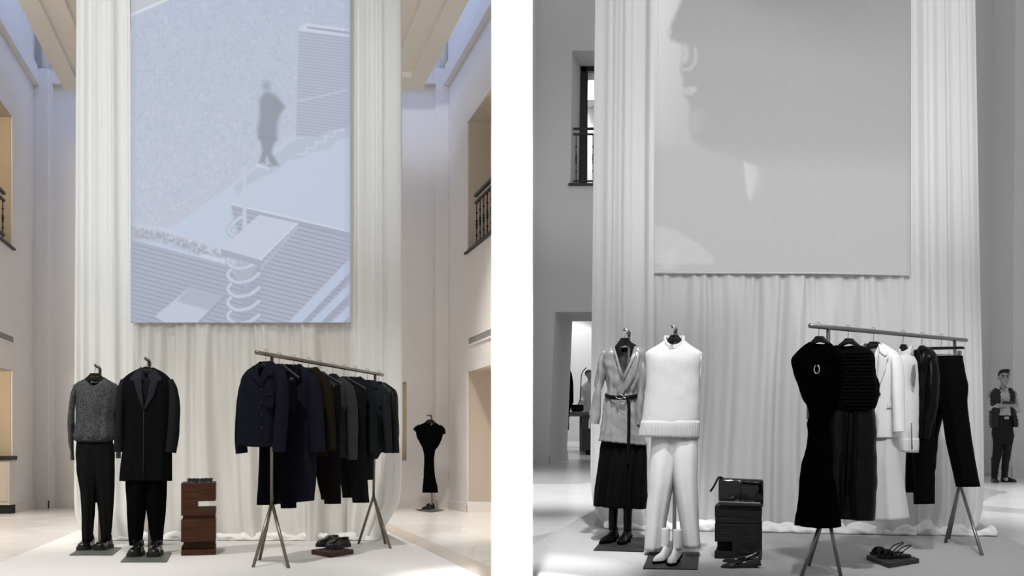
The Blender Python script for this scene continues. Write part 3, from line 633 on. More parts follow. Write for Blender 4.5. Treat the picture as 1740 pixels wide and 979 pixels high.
class Pic:
    def __init__(s, x0, x1, y0, y1, step):
        s.xs = np.arange(x0, x1+step*.5, step); s.ys = np.arange(y0, y1+step*.5, step); s.X, s.Y = np.meshgrid(s.xs, s.ys); s.I = np.zeros(s.X.shape+(3,)); s.rng = np.random.default_rng(5)
    def mix(s, a, col):
        a = np.clip(a, 0, 1)[..., None]; c = np.asarray(col, float)
        s.I = s.I*(1-a)+c*a
    def poly(s, p, col, soft=1.2, al=1): s.mix(al*np.clip(.5-sd_poly(s.X, s.Y, p)/soft, 0, 1), col)
    def line(s, p, w_, col, soft=1.2, al=1): s.mix(al*np.clip(.5-(sd_line(s.X, s.Y, p)-w_/2)/soft, 0, 1), col)
    def stripes(s, p, base, dark, per, slope, ph=0, wd=.25, soft=1.2):
        q = ((s.Y-s.X*slope+ph)/per) % 1.0; st = np.clip(1-np.abs(q-.5)/wd, 0, 1)[..., None]
        c = np.asarray(base, float)*(1-st)+np.asarray(dark, float)*st; s.mix(np.clip(.5-sd_poly(s.X, s.Y, p)/soft, 0, 1), c)
    def blur_noise(s, r):
        n = s.rng.standard_normal(s.X.shape)
        for _ in range(r):
            n = (n+np.roll(n, 1, 0)+np.roll(n, -1, 0)+np.roll(n, 1, 1)+np.roll(n, -1, 1))/5
        return n/n.std()
    def build(s, name, label, room, Yfn, m):
        ny, nx = s.X.shape; Yd = np.vectorize(Yfn)(s.X) if True else None
        fr = Fr(room, float(s.xs.mean()), float(s.ys[-1]), float(Yfn(s.xs.mean())), 0); o = fr.o
        co = np.stack([(s.X-CX)/F*Yd-o.x, Yd-o.y, CZ+(HV-s.Y)/F*Yd-o.z], -1).reshape(-1, 3)
        idx = np.arange(nx*ny).reshape(ny, nx); fc = np.stack([idx[:-1, :-1], idx[1:, :-1], idx[1:, 1:], idx[:-1, 1:]], -1).reshape(-1, 4)
        me = bpy.data.meshes.new(name); me.vertices.add(nx*ny); me.vertices.foreach_set('co', co.ravel()); me.loops.add(fc.size); me.loops.foreach_set('vertex_index', fc.ravel().astype(np.int32))
        me.polygons.add(len(fc)); me.polygons.foreach_set('loop_start', np.arange(0, fc.size, 4, dtype=np.int32)); me.update(calc_edges=True)
        c = np.clip(s.I/255, 0, 1); lin = np.where(c <= .04045, c/12.92, ((c+.055)/1.055)**2.4)
        at = me.color_attributes.new('picture', 'FLOAT_COLOR', 'POINT'); at.data.foreach_set('color', np.concatenate([lin.reshape(-1, 3), np.ones((nx*ny, 1))], 1).astype(np.float32).ravel())
        me.materials.append(MT[m]); 
        t = T(name, label, 'screen', fr); ob = bpy.data.objects.new('projected_image', me); COL.objects.link(ob); ob.parent = t
        # stiff hem bar and cloth back
        bm = B(); x0, x1 = s.xs[0], s.xs[-1]; y1 = s.ys[-1]; A = P(x0, y1, Yfn(x0))-o; C = P(x1, y1, Yfn(x1))-o
        rod(bm, [A+Vector((0, .012, .004)), C+Vector((0, .012, .004))], .009, 8); O('hem_bar', bm, 'sheet', t)
        bm = B(); A2 = P(x0, s.ys[0], Yfn(x0))-o; C2 = P(x1, s.ys[0], Yfn(x1))-o; slab(bm, [A+Vector((0, .006, 0)), C+Vector((0, .006, 0)), C2+Vector((0, .006, 0)), A2+Vector((0, .006, 0))], (0, .004, 0)); O('screen_cloth', bm, 'drape' if room is LR else 'gdrape', t, smooth=False)
        return t
p = Pic(222, 595.5, -24, 548, 1.0); X, Y = p.X, p.Y
n1, n2, n3 = p.blur_noise(1), p.blur_noise(4), p.blur_noise(40)
gy = np.clip(Y/548, 0, 1)
base = np.stack([186+10*gy, 196+4*gy, 217-2*gy], -1); p.I = base+(n1*2.2+n2*2.2)[..., None]+n3[..., None]*np.array([1.4, .2, .4])
p.poly([(222, -24), (330, -24), (278, 0), (222, 26)], (200, 200, 210)); p.line([(222, 26), (278, 2), (320, -24)], 5, (222, 224, 233), 2)
p.poly([(200, 440), (283, 393), (440, 280), (503, 222), (503, 236), (545, 215), (610, 180), (610, 402), (390, 346), (400, 400), (384, 450)], (195, 206, 226), 1.5)
p.poly([(455, 272), (500, 238), (545, 226), (600, 178), (600, 232), (570, 240), (560, 253), (530, 258), (512, 270), (490, 272), (470, 290), (425, 312), (405, 330), (396, 318)], (184, 191, 210), 4, .8)
for a in range(6): p.line([(505+a*16, 262-a*10), (520+a*16, 262-a*10), (521+a*16, 252-a*10)], 3, (204, 213, 232), 3, .7)
p.stripes([(508, 47), (595, 62), (600, 214), (560, 222), (540, 232), (503, 232)], (182, 188, 208), (163, 169, 190), 5.2, .115, 0, .3)
p.poly([(508, 46), (521, 39), (600, 50), (600, 64), (508, 52)], (205, 212, 229)); p.poly([(523, 45), (600, 55), (600, 59), (521, 48)], (163, 168, 188))
p.line([(505, 172), (560, 160), (600, 150)], 2.5, (196, 202, 220), 2)
p.stripes([(218, 406), (384, 450), (420, 492), (420, 560), (218, 560)], (174, 180, 199), (150, 155, 176), 7.8, .265, 0, .2)
p.stripes([(392, 346), (600, 396), (600, 560), (418, 560), (418, 490), (440, 445), (405, 400)], (176, 182, 202), (148, 153, 174), 7.8, .245, 3, .2)
p.poly([(391, 344), (600, 393), (600, 397), (391, 348)], (206, 214, 231)); p.poly([(391, 349), (600, 399), (600, 403), (395, 353)], (160, 165, 184), 2, .6)
p.poly([(380, 440), (450, 450), (430, 548), (405, 560), (418, 500)], (160, 165, 182), 14, .45)
p.line([(222, 384), (283, 393), (385, 436), (392, 446)], 9, (204, 210, 226), 5)
veg = np.clip(.5-(sd_line(X, Y, [(222, 393), (270, 402), (330, 420), (380, 438)])-9)/7, 0, 1)*np.clip(.65+n2*.35, 0, 1); p.mix(veg*.85, (162, 164, 177)); p.mix(veg*np.clip(n1, 0, 1)*.35, (190, 193, 206))
p.line([(345, 435), (392, 446), (398, 450)], 7, (205, 211, 227), 3)
for v0 in (376, 449, 473, 497, 520, 543):
    r = [(440, v0-8), (425, v0+3), (404, v0+7), (391, v0+1), (387, v0-7), (392, v0-14)]
    if v0 == 376: r = [(416, 366), (402, 374), (391, 386), (388, 392), (394, 399), (406, 401)]
    q = [tuple(x) for x in [(a.x, a.y) for a in smooth_path([(a, b2, 0) for a, b2 in r], 5)]]
    p.line(q, 8, (166, 172, 192), 2); p.line(q, 5.5, (199, 206, 224), 1.5)
p.line([(415.5, 285), (415.5, 392)], 7, (197, 205, 223), 2)
p.poly([(376, 423), (443, 442), (443, 452), (376, 434)], (168, 174, 194)); p.poly([(443, 452), (506, 380), (508, 387), (443, 461)], (180, 186, 205)); p.poly([(440, 365), (506, 379), (443, 442), (376, 423)], (202, 206, 224), 1.5)
p.line([(443, 442), (506, 379)], 2, (216, 220, 234))
p.poly([(263, 538), (322, 488), (380, 504), (336, 552), (280, 548)], (197, 204, 222), 2); p.poly([(300, 512), (322, 488), (380, 504), (358, 528)], (178, 184, 204), 4); p.line([(380, 505), (336, 550)], 3, (160, 165, 186))
for a, b2, w_ in (((490, 560), (605, 440), 17), ((524, 560), (610, 474), 13), ((560, 560), (615, 508), 14)):
    p.line([(a[0]+10, a[1]+5), (b2[0]+10, b2[1]+5)], 10, (160, 165, 186), 4, .7); p.line([a, b2], w_, (190, 201, 226), 2)
gr = (140, 145, 160)
p.poly([(441, 168), (449, 157), (458, 156), (470, 163), (485, 181), (476, 195), (472, 205), (470, 238), (440, 236), (437, 221), (441, 200)], gr, 8, .85)
p.poly([(440, 230), (470, 234), (461, 258), (474, 281), (452, 284), (460, 279), (453, 266), (450, 278), (440, 277), (446, 255)], gr, 6, .85); p.poly([(453+7.5*math.cos(a), 146+9*math.sin(a)) for a in [i*PI/6 for i in range(12)]], (160, 166, 184), 8, .9)
p.line([(437, 281), (455, 286)], 4, (212, 216, 228), 4)
for a, b2, al in ((222, 224.5, .35), (222, 230, .22), (586, 595.5, .22), (592.5, 595.5, .4)): p.mix(((X >= a) & (X <= b2))*al, (160, 172, 200))
p.build('projection_screen', 'hanging screen showing a blurred dark figure on pale snowy stairs and spiral railings', LR, lambda x: 10.9, 'lpic')
p = Pic(1110, 1548.2, -24, 464, 1.2); X, Y = p.X, p.Y
p.Y = Y
bgv = 182+40*np.clip((1230-X)/110, 0, 1)*np.clip((300-Y)/280, 0, 1)**.6
p.I = np.repeat(bgv[..., None], 3, -1)
p.mix(np.clip((Y-245)/26, 0, 1), (186, 186, 186))
cont = [(1170, -40), (1160, 0), (1148, 28), (1138, 52), (1136, 64), (1140, 72), (1150, 76), (1158, 79), (1160, 98), (1158, 112), (1156, 122), (1158, 130), (1161, 140), (1160, 152), (1162, 165), (1167, 172), (1171, 180), (1172, 195), (1171, 215), (1174, 236), (1182, 248), (1198, 257), (1232, 266), (1300, 290), (1700, 290), (1700, -40)]
fc = 170-12*np.clip((90-Y)/110, 0, 1)+6*np.clip((Y-150)/150, 0, 1)-14*np.clip((X-1260)/160, 0, 1)*np.clip((120-Y)/120, 0, 1)
p.mix(np.clip(.5-sd_poly(X, Y, cont)/8, 0, 1)*np.clip((300-Y)/60, 0, 1), np.repeat(fc[..., None], 3, -1))
p.poly([(1172, 190), (1195, 190), (1192, 225), (1172, 236)], (190, 190, 190), 14, .5)
for q, w_, c, sf in (([(1181, 86), (1183, 98), (1180, 112), (1171, 122), (1161, 122)], 3, 205, 7), ([(1163, 84), (1166, 92), (1163, 106)], 9, 202, 9), ([(1161, 153), (1164, 162), (1173, 164), (1182, 154)], 3, 203, 6), ([(1169, 156), (1177, 155)], 8, 200, 9), ([(1138, 55), (1138, 62)], 4, 210, 6)): p.line(q, w_, (c, c, c), sf)
p.poly([(1264, 277), (1284, 284), (1288, 300), (1282, 325), (1275, 343), (1269, 330), (1266, 305)], (210, 210, 210), 5); p.poly([(1275, 280), (1300, 288), (1296, 320), (1280, 340)], (196, 196, 196), 14, .5)
p.poly([(1111, 388), (1150, 396), (1190, 420), (1214, 442), (1211, 452), (1111, 452)], (199, 199, 199), 6); p.poly([(1125, 440), (1150, 425), (1150, 465), (1125, 465)], (208, 208, 208), 18, .6)
p.mix(.5*np.clip((X-1380)/170, 0, 1)*np.clip((300-Y)/300, 0, 1), (158, 158, 158)); p.mix(.8*np.exp(-((X-1320)/60)**2-((Y+15)/25)**2), (140, 140, 140))
for a, b2, al in ((1110, 1113, .3), (1117, 1119, .15), (1540, 1548.2, .18), (1546, 1548.2, .5)): p.mix(((X >= a) & (X <= b2))*al, (150, 150, 150))
p.I = p.I+p.blur_noise(1)[..., None]*1.2
p.Y = Y+(X-1110)/438*9-5          # the screen hangs a touch out of level
p.ys = p.ys
p.build('projection_screen', 'hanging screen showing a huge pale grey face in profile', RR, lambda x: 9.84+(9.4-9.84)*(x-1110)/438, 'gpic')

# ================================================================== STANDS, SHOES, GARMENTS: shared builders
BRAND = 'Massimo Dutti'
def base_plate(bm, fr, corners, th=.008):
    """corners: photo px of the four floor corners"""
    pts = [fr.floor(px, v) for px, v in corners]
    slab(bm, [p+Vector((0, 0, .0095)) for p in pts], (0, 0, th))
def stand(name, label, room, corners, pole, hook, m_pole, m_plate, group, cap=None):
    """pole: (px bottom, v bottom, px top, v top, half width px); hook: (px, v) tip of the arm"""
    cx_ = sum(c[0] for c in corners)/4; fr = Fr(room, pole[0], pole[1]); t = T(name, label, 'stand', fr, group)
    bm = B(); base_plate(bm, fr, corners); O('base_plate', bm, m_plate, t, smooth=False)
    bm = B(); b_ = fr.L(pole[0], pole[1]); u = fr.L(pole[2], pole[3]); r = pole[4]*fr.m
    slab(bm, [b_+Vector((-r, -r*.5, .012)), b_+Vector((r, -r*.5, .012)), u+Vector((r, -r*.5, 0)), u+Vector((-r, -r*.5, 0))], (0, r, 0)); O('pole', bm, m_pole, t, smooth=False, bevel=.002)
    bm = B(); e = fr.L(hook[0], hook[1], -.12); 
    rod(bm, [u+Vector((0, 0, -.03)), u+Vector((0, 0, 0)), u*.8+e*.2+Vector((0, 0, .012)), e+Vector((0, 0, 0)), e+Vector((0, -.012, .014))], [.014, .016, .014, .011, .008], 10)
    O('hook_arm', bm, m_pole, t); 
    return fr, t

def shoe(name, label, fr, base, L_, W, yaw, kind, m, group, msole='rubber', H=None, lift=0.0, shaft=None, flip=1):
    """base: local point under the middle of the heel; the toe points along -y turned by yaw"""
    o2 = Fr(fr.room, fr.px, fr.v, fr.Y, fr.a); ca, sa = math.cos(fr.a), math.sin(fr.a)
    o2.o = fr.o+Vector((base.x*ca-base.y*sa, base.x*sa+base.y*ca, base.z+lift)); o2.a = fr.a+yaw
    t = T(name, label, 'shoe', o2, group)
    # outline of half widths and top heights along the length 0 heel .. 1 toe
    if kind in ('chelsea', 'derby'):
        ws = pchip([0, .04, .2, .45, .7, .88, .97, 1], [.30, .62, .74, .72, .95, .86, .45, .12]); hs = pchip([0, .05, .25, .45, .6, .8, .95, 1], [.60, .95, 1.0, .82, .62, .52, .36, .14]); sole = .034; heel = .0
        if kind == 'derby': hs = pchip([0, .05, .25, .45, .6, .8, .95, 1], [.50, .72, .74, .80, .66, .52, .36, .14]); sole = .028
    elif kind == 'flat':
        ws = pchip([0, .04, .2, .45, .7, .88, .97, 1], [.25, .58, .66, .62, .88, .55, .22, .04]); hs = pchip([0, .05, .25, .45, .6, .8, .95, 1], [.85, 1.0, .82, .62, .58, .44, .25, .10]); sole = .008; heel = .02
    else:   # boot with pointed toe
        ws = pchip([0, .05, .2, .45, .7, .88, .97, 1], [.35, .62, .68, .62, .86, .52, .22, .05]); hs = pchip([0, .05, .25, .45, .6, .8, .95, 1], [.9, 1.0, 1.0, .75, .56, .42, .25, .10]); sole = .010; heel = .05
    H = H or {'chelsea': .105, 'derby': .085, 'flat': .062}.get(kind, .105)
    bend = lambda u: .012*flip*math.sin(u*PI)
    n = 26; k = 14; bm = B(); rings = []
    zb = lambda u: sole+heel*max(0, 1-u/.55)**1.3 if heel else sole
    for i in range(n+1):
        u = i/n; y = .02-L_*u; hw = W/2*ws(u); h = H*hs(u); ring = []
        for j in range(k):
            ph = 2*PI*j/k; c, s_ = math.cos(ph), math.sin(ph)
            x = hw*spow(c, .8); z = zb(u)+(h*max(0, spow(s_, .9)) if s_ > 0 else 0)
            if s_ > 0: x *= 1-.25*s_**2*(1 if u < .5 else .4)
            ring.append(bm.verts.new((x+bend(u), y, z)))
        rings.append(ring)
    for i in range(n):
        for j in range(k): bm.faces.new((rings[i][j], rings[i][(j+1) % k], rings[i+1][(j+1) % k], rings[i+1][j]))
    bm.faces.new(rings[0]); bm.faces.new(rings[-1]); O('upper', bm, m, t, sub=1)
    bm = B(); top, bot = [], []
    pts = [(W/2*ws(i/24)*1.08+.002, .022-(L_+.006)*i/24) for i in range(25)]
    ring = [(x+bend(i/24), y, i/24) for i, (x, y) in enumerate(pts)]+[(-x+bend(i/24), y, i/24) for i, (x, y) in reversed(list(enumerate(pts)))]
    hi = [bm.verts.new((x, y, zb(u)+.003)) for x, y, u in ring]; lo = [bm.verts.new((x, y, max(0, zb(u)-sole))) for x, y, u in ring]
    if heel: 
        for q, (x, y, u) in zip(lo, ring): q.co.z = max(0.0, zb(u)-sole-.001)
    bm.faces.new(hi); bm.faces.new(lo)
    for i in range(len(hi)): j = (i+1) % len(hi); bm.faces.new((hi[i], hi[j], lo[j], lo[i]))
    O('sole', bm, msole, t, smooth=False)
    if heel:
        bm = B(); hh = zb(.1)-sole+.002; r1, r0 = W*.26, W*.17
        a = [bm.verts.new((r1*math.cos(2*PI*i/14), -L_*.08+r1*math.sin(2*PI*i/14), hh)) for i in range(14)]; c = [bm.verts.new((r0*math.cos(2*PI*i/14), -L_*.05+r0*math.sin(2*PI*i/14), 0)) for i in range(14)]
        bm.faces.new(a); bm.faces.new(c)
        for i in range(14): bm.faces.new((a[i], a[(i+1) % 14], c[(i+1) % 14], c[i]))
        O('heel', bm, msole, t)
    if shaft:
        hgt, r0, r1 = shaft; bm = B(); rings = []
        for i in range(13):
            u = i/12; z = zb(.15)+H*.55+(hgt-H*.55-zb(.15))*u; r = r0+(r1-r0)*u; yc = -L_*.17+.012*u
            rings.append([bm.verts.new((r*.92*math.cos(2*PI*j/18), yc+r*1.12*math.sin(2*PI*j/18)*(1+.10*(1-u)), z)) for j in range(18)])
        for i in range(12):
            for j in range(18): bm.faces.new((rings[i][j], rings[i][(j+1) % 18], rings[i+1][(j+1) % 18], rings[i+1][j]))
        wrinkle(bm, .004, 22, 3); O('shaft', bm, m, t, solid=.004)
        bm = B(); bmesh.ops.create_circle(bm, cap_ends=True, segments=18, radius=r1*.88, matrix=Matrix.Translation((0, -L_*.17+.012, hgt-.006))); O('lining', bm, 'dark', t)
    if kind == 'chelsea':
        for sx in (-1, 1):
            bm = B(); rod(bm, [(sx*W*.36+bend(.3), .012-L_*.30, sole+H*.55), (sx*W*.30+bend(.3), .012-L_*.30, sole+H*.98)], .017, 10, flat=((1, 0, 0), .35)); O('elastic_gore', bm, 'rubber', t)
    if kind == 'derby':
        bm = B()
        for i in range(4):
            u = .40+.06*i; z = sole+H*hs(u)+.002; rod(bm, smooth_path([(-W*.2, .02-L_*u, z-.012), (0, .02-L_*u-.004, z+.002), (W*.2, .02-L_*u, z-.012)], 4), .0028, 6)
        O('laces', bm, 'rubber', t)
        bm = B(); rod(bm, [(.026*math.cos(a), -.035+.045*math.sin(a), sole+H*.72) for a in [2*PI*i/20 for i in range(20)]], .005, 8, closed=True); O('collar', bm, m, t)
        bm = B(); bmesh.ops.create_circle(bm, cap_ends=True, segments=20, radius=1, matrix=Matrix.Translation((0, -.035, sole+H*.755)) @ Matrix.Diagonal((.024, .042, 1, 1))); O('lining', bm, 'dark', t)
    if kind == 'flat':
        bm = B(); bmesh.ops.create_circle(bm, cap_ends=True, segments=20, radius=1, matrix=Matrix.Translation((bend(.25), .02-L_*.27, sole+H*.86)) @ Matrix.Rotation(-.22, 4, 'X') @ Matrix.Diagonal((W*.26, L_*.24, 1, 1))); O('lining', bm, 'dark', t)
    return t

def trousers(name, label, fr, hip, legL, legR, m, group=None, crease=True, dyL=0, dyR=0, band=None, seed=1, n=30, wr=.004, fold=.006):
    """hip rows, then each leg's rows, all in photo px"""
    t = T(name, label, 'trousers', fr, group)
    h_ = list(hip); q_ = h_[-1]; p_ = h_[-2]; h_[-1] = (q_[0]-8, q_[1]+5, q_[2]-5, .02); h_[-2] = (p_[0]-max(2, min(26, (p_[0]-h_[-3][0])*.6)), p_[1], p_[2], p_[3]*.92); hip = [(r[0], r[1], r[2], r[3]*(1-.34*i/max(1, len(h_)-2)) if i < len(h_)-1 else r[3])+tuple(r[4:]) for i, r in enumerate(h_)]
    h0 = hip[0]; dt = min(h0[3]*.97, legL[0][3]*.9)
    ov = .13*(h0[2]-h0[1])
    legL = [(h0[0], h0[1]+.8, legL[0][2]+ov, dt)]+[(r[0], r[1], r[2]+(ov*.6 if i == 0 else 0), r[3]) for i, r in enumerate(legL)]; legR = [(h0[0], legR[0][1]-ov, h0[2]-.8, dt)]+[(r[0], r[1]-(ov*.6 if i == 0 else 0), r[2], r[3]) for i, r in enumerate(legR)]
    bm = B(); Loft(fr, hip, folds=(fold, 5, seed), foldtop=.4).build(bm, 14, 40, (wr, 8), seed)
    Loft(fr, legL, p=2.2, folds=(fold, 2, seed+1), foldtop=.5, dy=dyL).build(bm, n, 30, (wr, 8), seed+2)
    Loft(fr, legR, p=2.2, folds=(fold, 2, seed+2), foldtop=.5, dy=dyR).build(bm, n, 30, (wr, 8), seed+4)
    O('trouser_cloth', bm, m, t, solid=.004)
    if band:
        bm = B(); Loft(fr, [(hip[0][0]-.5, hip[0][1]-.4, hip[0][2]+.4, hip[0][3]+.004), (hip[0][0]+band, hip[0][1]-.6, hip[0][2]+.6, hip[0][3]+.006)]).build(bm, 3, 40, (0, 1)); O('waistband', bm, m, t, solid=.003)
    return t
def cloth(name, label, cat, fr, rows, m, group=None, sleeves=(), tilt=0, neck=None, folds=(.006, 4, 1), ft=.1, p=2.4, wr=(.005, 8), seed=1, plates=(), buttons=(), ncol=None, n=40, sleevem=None, cuffs=(), extra=None):
    """upper garment: body loft, sleeves, flat pieces (name, poly, off, material), buttons (px, v, r m)"""
    t = T(name, label, cat, fr, group); lf = Loft(fr, rows, p=p, tilt=tilt, neck=neck, folds=folds, foldtop=ft)
    bm = B(); lf.build(bm, n, 48, wr, seed); O('body', bm, m, t, solid=.005)
    for i, sp in enumerate(sleeves):
        bm = B(); sleeve(fr, bm, sp); wrinkle(bm, wr[0]*1.1, wr[1]*1.3, seed+5+i); O('sleeve', bm, sleevem or m, t)
    for i, cp in enumerate(cuffs):
        bm = B(); sleeve(fr, bm, cp); O('cuff', bm, m, t, sub=1)
    for nm, poly, off, mm in plates:
        bm = B(); plate(fr, bm, poly, lf.front, off); O(nm, bm, mm, t)
    for (px, v, r) in buttons:
        bm = B(); q = fr.L(px, v, lf.front(px, v)-.006); bolt(bm, q, r, .006); O('button', bm, 'rubber', t)
    return t, lf
def ringcollar(bm, fr, cx, v0, hw, d, dipf, r, vb=None, n=28, hgt=1.0):
    pts = []
    for i in range(n):
        a = 2*PI*i/n; q = fr.L(cx+hw*math.cos(a), v0+dipf*max(0, -math.sin(a))**1.2, 0); pts.append((q.x, d*math.sin(a), q.z))
    rod(bm, pts, r, 10, closed=True, flat=((0, 0, 1), hgt))

# ================================================================== COLOUR ROOM: two dressed stands
GL = 'metal garment stands in the colour room'
frA, tA = stand('display_stand', 'bronze garment stand with grey plate holding the charcoal knit sweater', LR, [(118, 946), (190.5, 946), (206.5, 933), (139, 933)], (169.5, 936, 170, 628, 2.4), (162, 622), 'steel', 'plate', GL)
frB, tB = stand('display_stand', 'bronze garment stand with grey plate holding the long black coat', LR, [(204.5, 958), (283, 958), (291.5, 941.5), (220, 941.5)], (254, 945, 254, 616, 2.6), (247, 610), 'steel', 'plate', GL)
GH = 'hangers in the colour room'
hanger(frA, 161, 634, 621, 140, 183, 649, 'black hanger inside the neck of the charcoal knit sweater', GH, 11, 12, BRAND, d=-.02)
hanger(frB, 249.5, 623, 611, 226, 273, 640, 'black hanger inside the neck of the long black coat', GH, 8, 12, BRAND, d=-.03)
t, lf = cloth('knit_sweater', 'charcoal marl crew neck sweater on the left stand', 'sweater', frA,
    [(642.5, 146, 177, .045), (647, 137, 187, .065), (654, 127.5, 200, .085), (664, 127, 201, .10), (690, 128, 198, .12), (712, 128, 195, .125), (730, 125.5, 195.5, .14), (741, 123.5, 195.5, .15), (746, 125, 194, .14), (750, 130, 190, .105)], 'greyknit',
    sleeves=[[(131, 655, 6, .05, 0), (125, 674, 6.6, .06, 0), (121.5, 705, 5.2, .055, -.01), (120.5, 740, 4.8, .05, -.015), (122.3, 765, 4.6, .045, -.02), (124, 782, 4.6, .04, -.02)],
             [(196, 656, 6, .05, 0), (200, 674, 5.6, .06, .03), (200, 710, 5.5, .055, .03), (200, 750, 5, .05, .03), (200.5, 779, 4.8, .04, .03)]],
    neck=(161, 14.5, 13, 'o'), folds=(.012, 3, 2), wr=(.012, 6), seed=4)
bm = B(); ringcollar(bm, frA, 161.3, 643.5, 15, .052, 13.5, .011); O('neck_rib', bm, 'greyknit', t)
bm = B(); 
Loft(frA, [(743, 127, 193, .135), (747, 126, 192.5, .14), (751, 131, 189, .118)], folds=(.006, 6, 1)).build(bm, 5, 48, (.006, 12), 2); O('hem_rib', bm, 'greyknit', t, solid=.006)
bm = B(); slab(bm, [frA.L(154, 648, .03), frA.L(166, 648, .03), frA.L(166, 651, .03), frA.L(154, 651, .03)], (0, .003, 0)); O('neck_label', bm, 'sheet', t, smooth=False)
trousers('pleated_trousers', 'charcoal pleated trousers under the knit sweater on the left stand', frA,
    [(741, 131, 190, .10), (770, 128.5, 195, .125), (800, 130, 195.6, .125), (842, 137, 194, .12), (862, 139, 193.5, .10)],
    [(790, 130, 166, .11), (842, 138, 163.5, .10), (870, 139, 161.5, .095), (900, 139.5, 159, .09), (920, 140, 157, .085)],
    [(790, 160, 195.6, .11), (842, 163, 193.8, .10), (870, 167.5, 192, .095), (900, 171, 190, .09), (918.5, 173, 188.6, .085)], 'ltrous', dyL=-.01, fold=.010)
GSH = 'black slip-on shoes on the stands'
for fr_, (px, v, yw, fl), lb in ((frA, (154.5, 934.5, -.20, 1), 'black leather slip-on shoe, left one on the left stand plate'), (frA, (186, 934.5, -.24, -1), 'black leather slip-on shoe, right one on the left stand plate'),
                                 (frB, (237.5, 945.5, -.16, 1), 'black leather slip-on shoe, left one on the coat stand plate'), (frB, (270, 945.5, -.10, -1), 'black leather slip-on shoe, right one on the coat stand plate')):
    shoe('slip_on_shoe', lb, fr_, fr_.floor(px, v), .30, .118, yw, 'chelsea', 'bleather', GSH, lift=.0178, shaft=(.125, .042, .038), flip=fl)
# coat on the second stand
CO = [(624.5, 240, 260.5, .05), (632, 225, 275, .07), (640, 213, 286, .09), (648, 206, 292, .105), (664, 207, 294, .12), (700, 211, 294, .13), (760, 208, 293, .135), (800, 204, 292.5, .14), (817, 203, 292.7, .14)]
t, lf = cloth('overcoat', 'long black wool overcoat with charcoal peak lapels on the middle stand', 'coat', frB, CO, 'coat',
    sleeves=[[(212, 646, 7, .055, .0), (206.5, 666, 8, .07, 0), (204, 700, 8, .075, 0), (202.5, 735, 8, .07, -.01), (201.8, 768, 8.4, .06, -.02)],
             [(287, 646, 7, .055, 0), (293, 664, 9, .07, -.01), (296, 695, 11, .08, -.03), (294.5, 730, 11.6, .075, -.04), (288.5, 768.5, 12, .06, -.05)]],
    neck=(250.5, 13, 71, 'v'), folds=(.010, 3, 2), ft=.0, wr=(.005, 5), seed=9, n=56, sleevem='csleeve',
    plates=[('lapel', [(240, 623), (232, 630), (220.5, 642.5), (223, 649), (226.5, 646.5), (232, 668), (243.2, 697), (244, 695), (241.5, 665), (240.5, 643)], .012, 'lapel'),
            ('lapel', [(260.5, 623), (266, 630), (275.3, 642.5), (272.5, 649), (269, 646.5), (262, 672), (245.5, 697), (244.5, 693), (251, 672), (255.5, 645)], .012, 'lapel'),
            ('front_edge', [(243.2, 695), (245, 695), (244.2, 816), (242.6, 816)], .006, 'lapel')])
for sx in (-1, 1):
    pass
t, l2 = cloth('dress_shirt', 'dark grey collared shirt inside the black overcoat', 'shirt', frB, [(627, 239, 261, .045), (640, 232, 268, .07), (700, 228, 272, .085), (760, 228, 272, .09)], 'shirt', neck=(250.3, 10, 19, 'v'), folds=(.002, 3, 1), seed=2,
    plates=[('collar', [(241, 622.5), (238.5, 642), (244.5, 648), (243.5, 640), (242.5, 630)], .03, 'lapel'), ('collar', [(259, 622.5), (256.5, 630), (253.5, 641), (251, 648), (256, 645), (257, 643)], .03, 'lapel')])
trousers('wool_trousers', 'black wool trousers hanging below the long overcoat', frB,
    [(800, 214, 284, .10), (830, 213.5, 283.5, .115), (866, 215, 281.5, .10)],
    [(812, 213, 252, .11), (863, 215, 248, .10), (900, 216.8, 244, .095), (926, 220, 241, .09)],
    [(812, 244, 284.2, .11), (863, 248, 281.8, .10), (900, 253.5, 278.5, .095), (927, 258.5, 276.5, .09)], 'black', seed=6)

# pedestal with sunglasses
frP = Fr(LR, 337, 945.6)
t = T('wood_pedestal', 'walnut slotted block pedestal beside the overcoat, sunglasses on top', 'pedestal', frP)
A_, C_ = frP.L(307.6, 945.6), frP.L(366, 945.6); x0, x1 = A_.x, C_.x; dp = .34
def zz(v): return frP.L(337, v).z
bm = B()   # E-shaped top block: extruded outline
out = [(x0, zz(876)), (x1, zz(876)), (x1, zz(864.6)), (frP.L(334.5, 860).x, zz(864.6)), (frP.L(334.5, 860).x, zz(852)), (x1, zz(852)), (x1, zz(821)), (x0, zz(821))]
slab(bm, [(x, 0, z) for x, z in out], (0, dp, 0)); O('upper_block', bm, 'walnut', t, smooth=False, bevel=.003)
bm = B(); i = .016; box(bm, x0+i, x1-i*.3, i, dp-i, zz(883.2), zz(876)); O('neck', bm, 'walnut', t, smooth=False)
bm = B(); box(bm, x0, x1, 0, dp, zz(921), zz(883.2)); O('middle_block', bm, 'walnut', t, smooth=False, bevel=.003)
bm = B(); box(bm, x0+.02, x1-.004, .05, dp, zz(934), zz(921)); O('lower_neck', bm, 'walnut', t, smooth=False)
bm = B(); box(bm, x0, x1, 0, dp, .0, zz(934.5)); box(bm, x0, x0+.012, .02, dp, zz(934.5), zz(929.5)); box(bm, x1-.012, x1, .02, dp, zz(934.5), zz(929.5)); O('base_block', bm, 'walnut', t, smooth=False, bevel=.003)
ztop = zz(821)
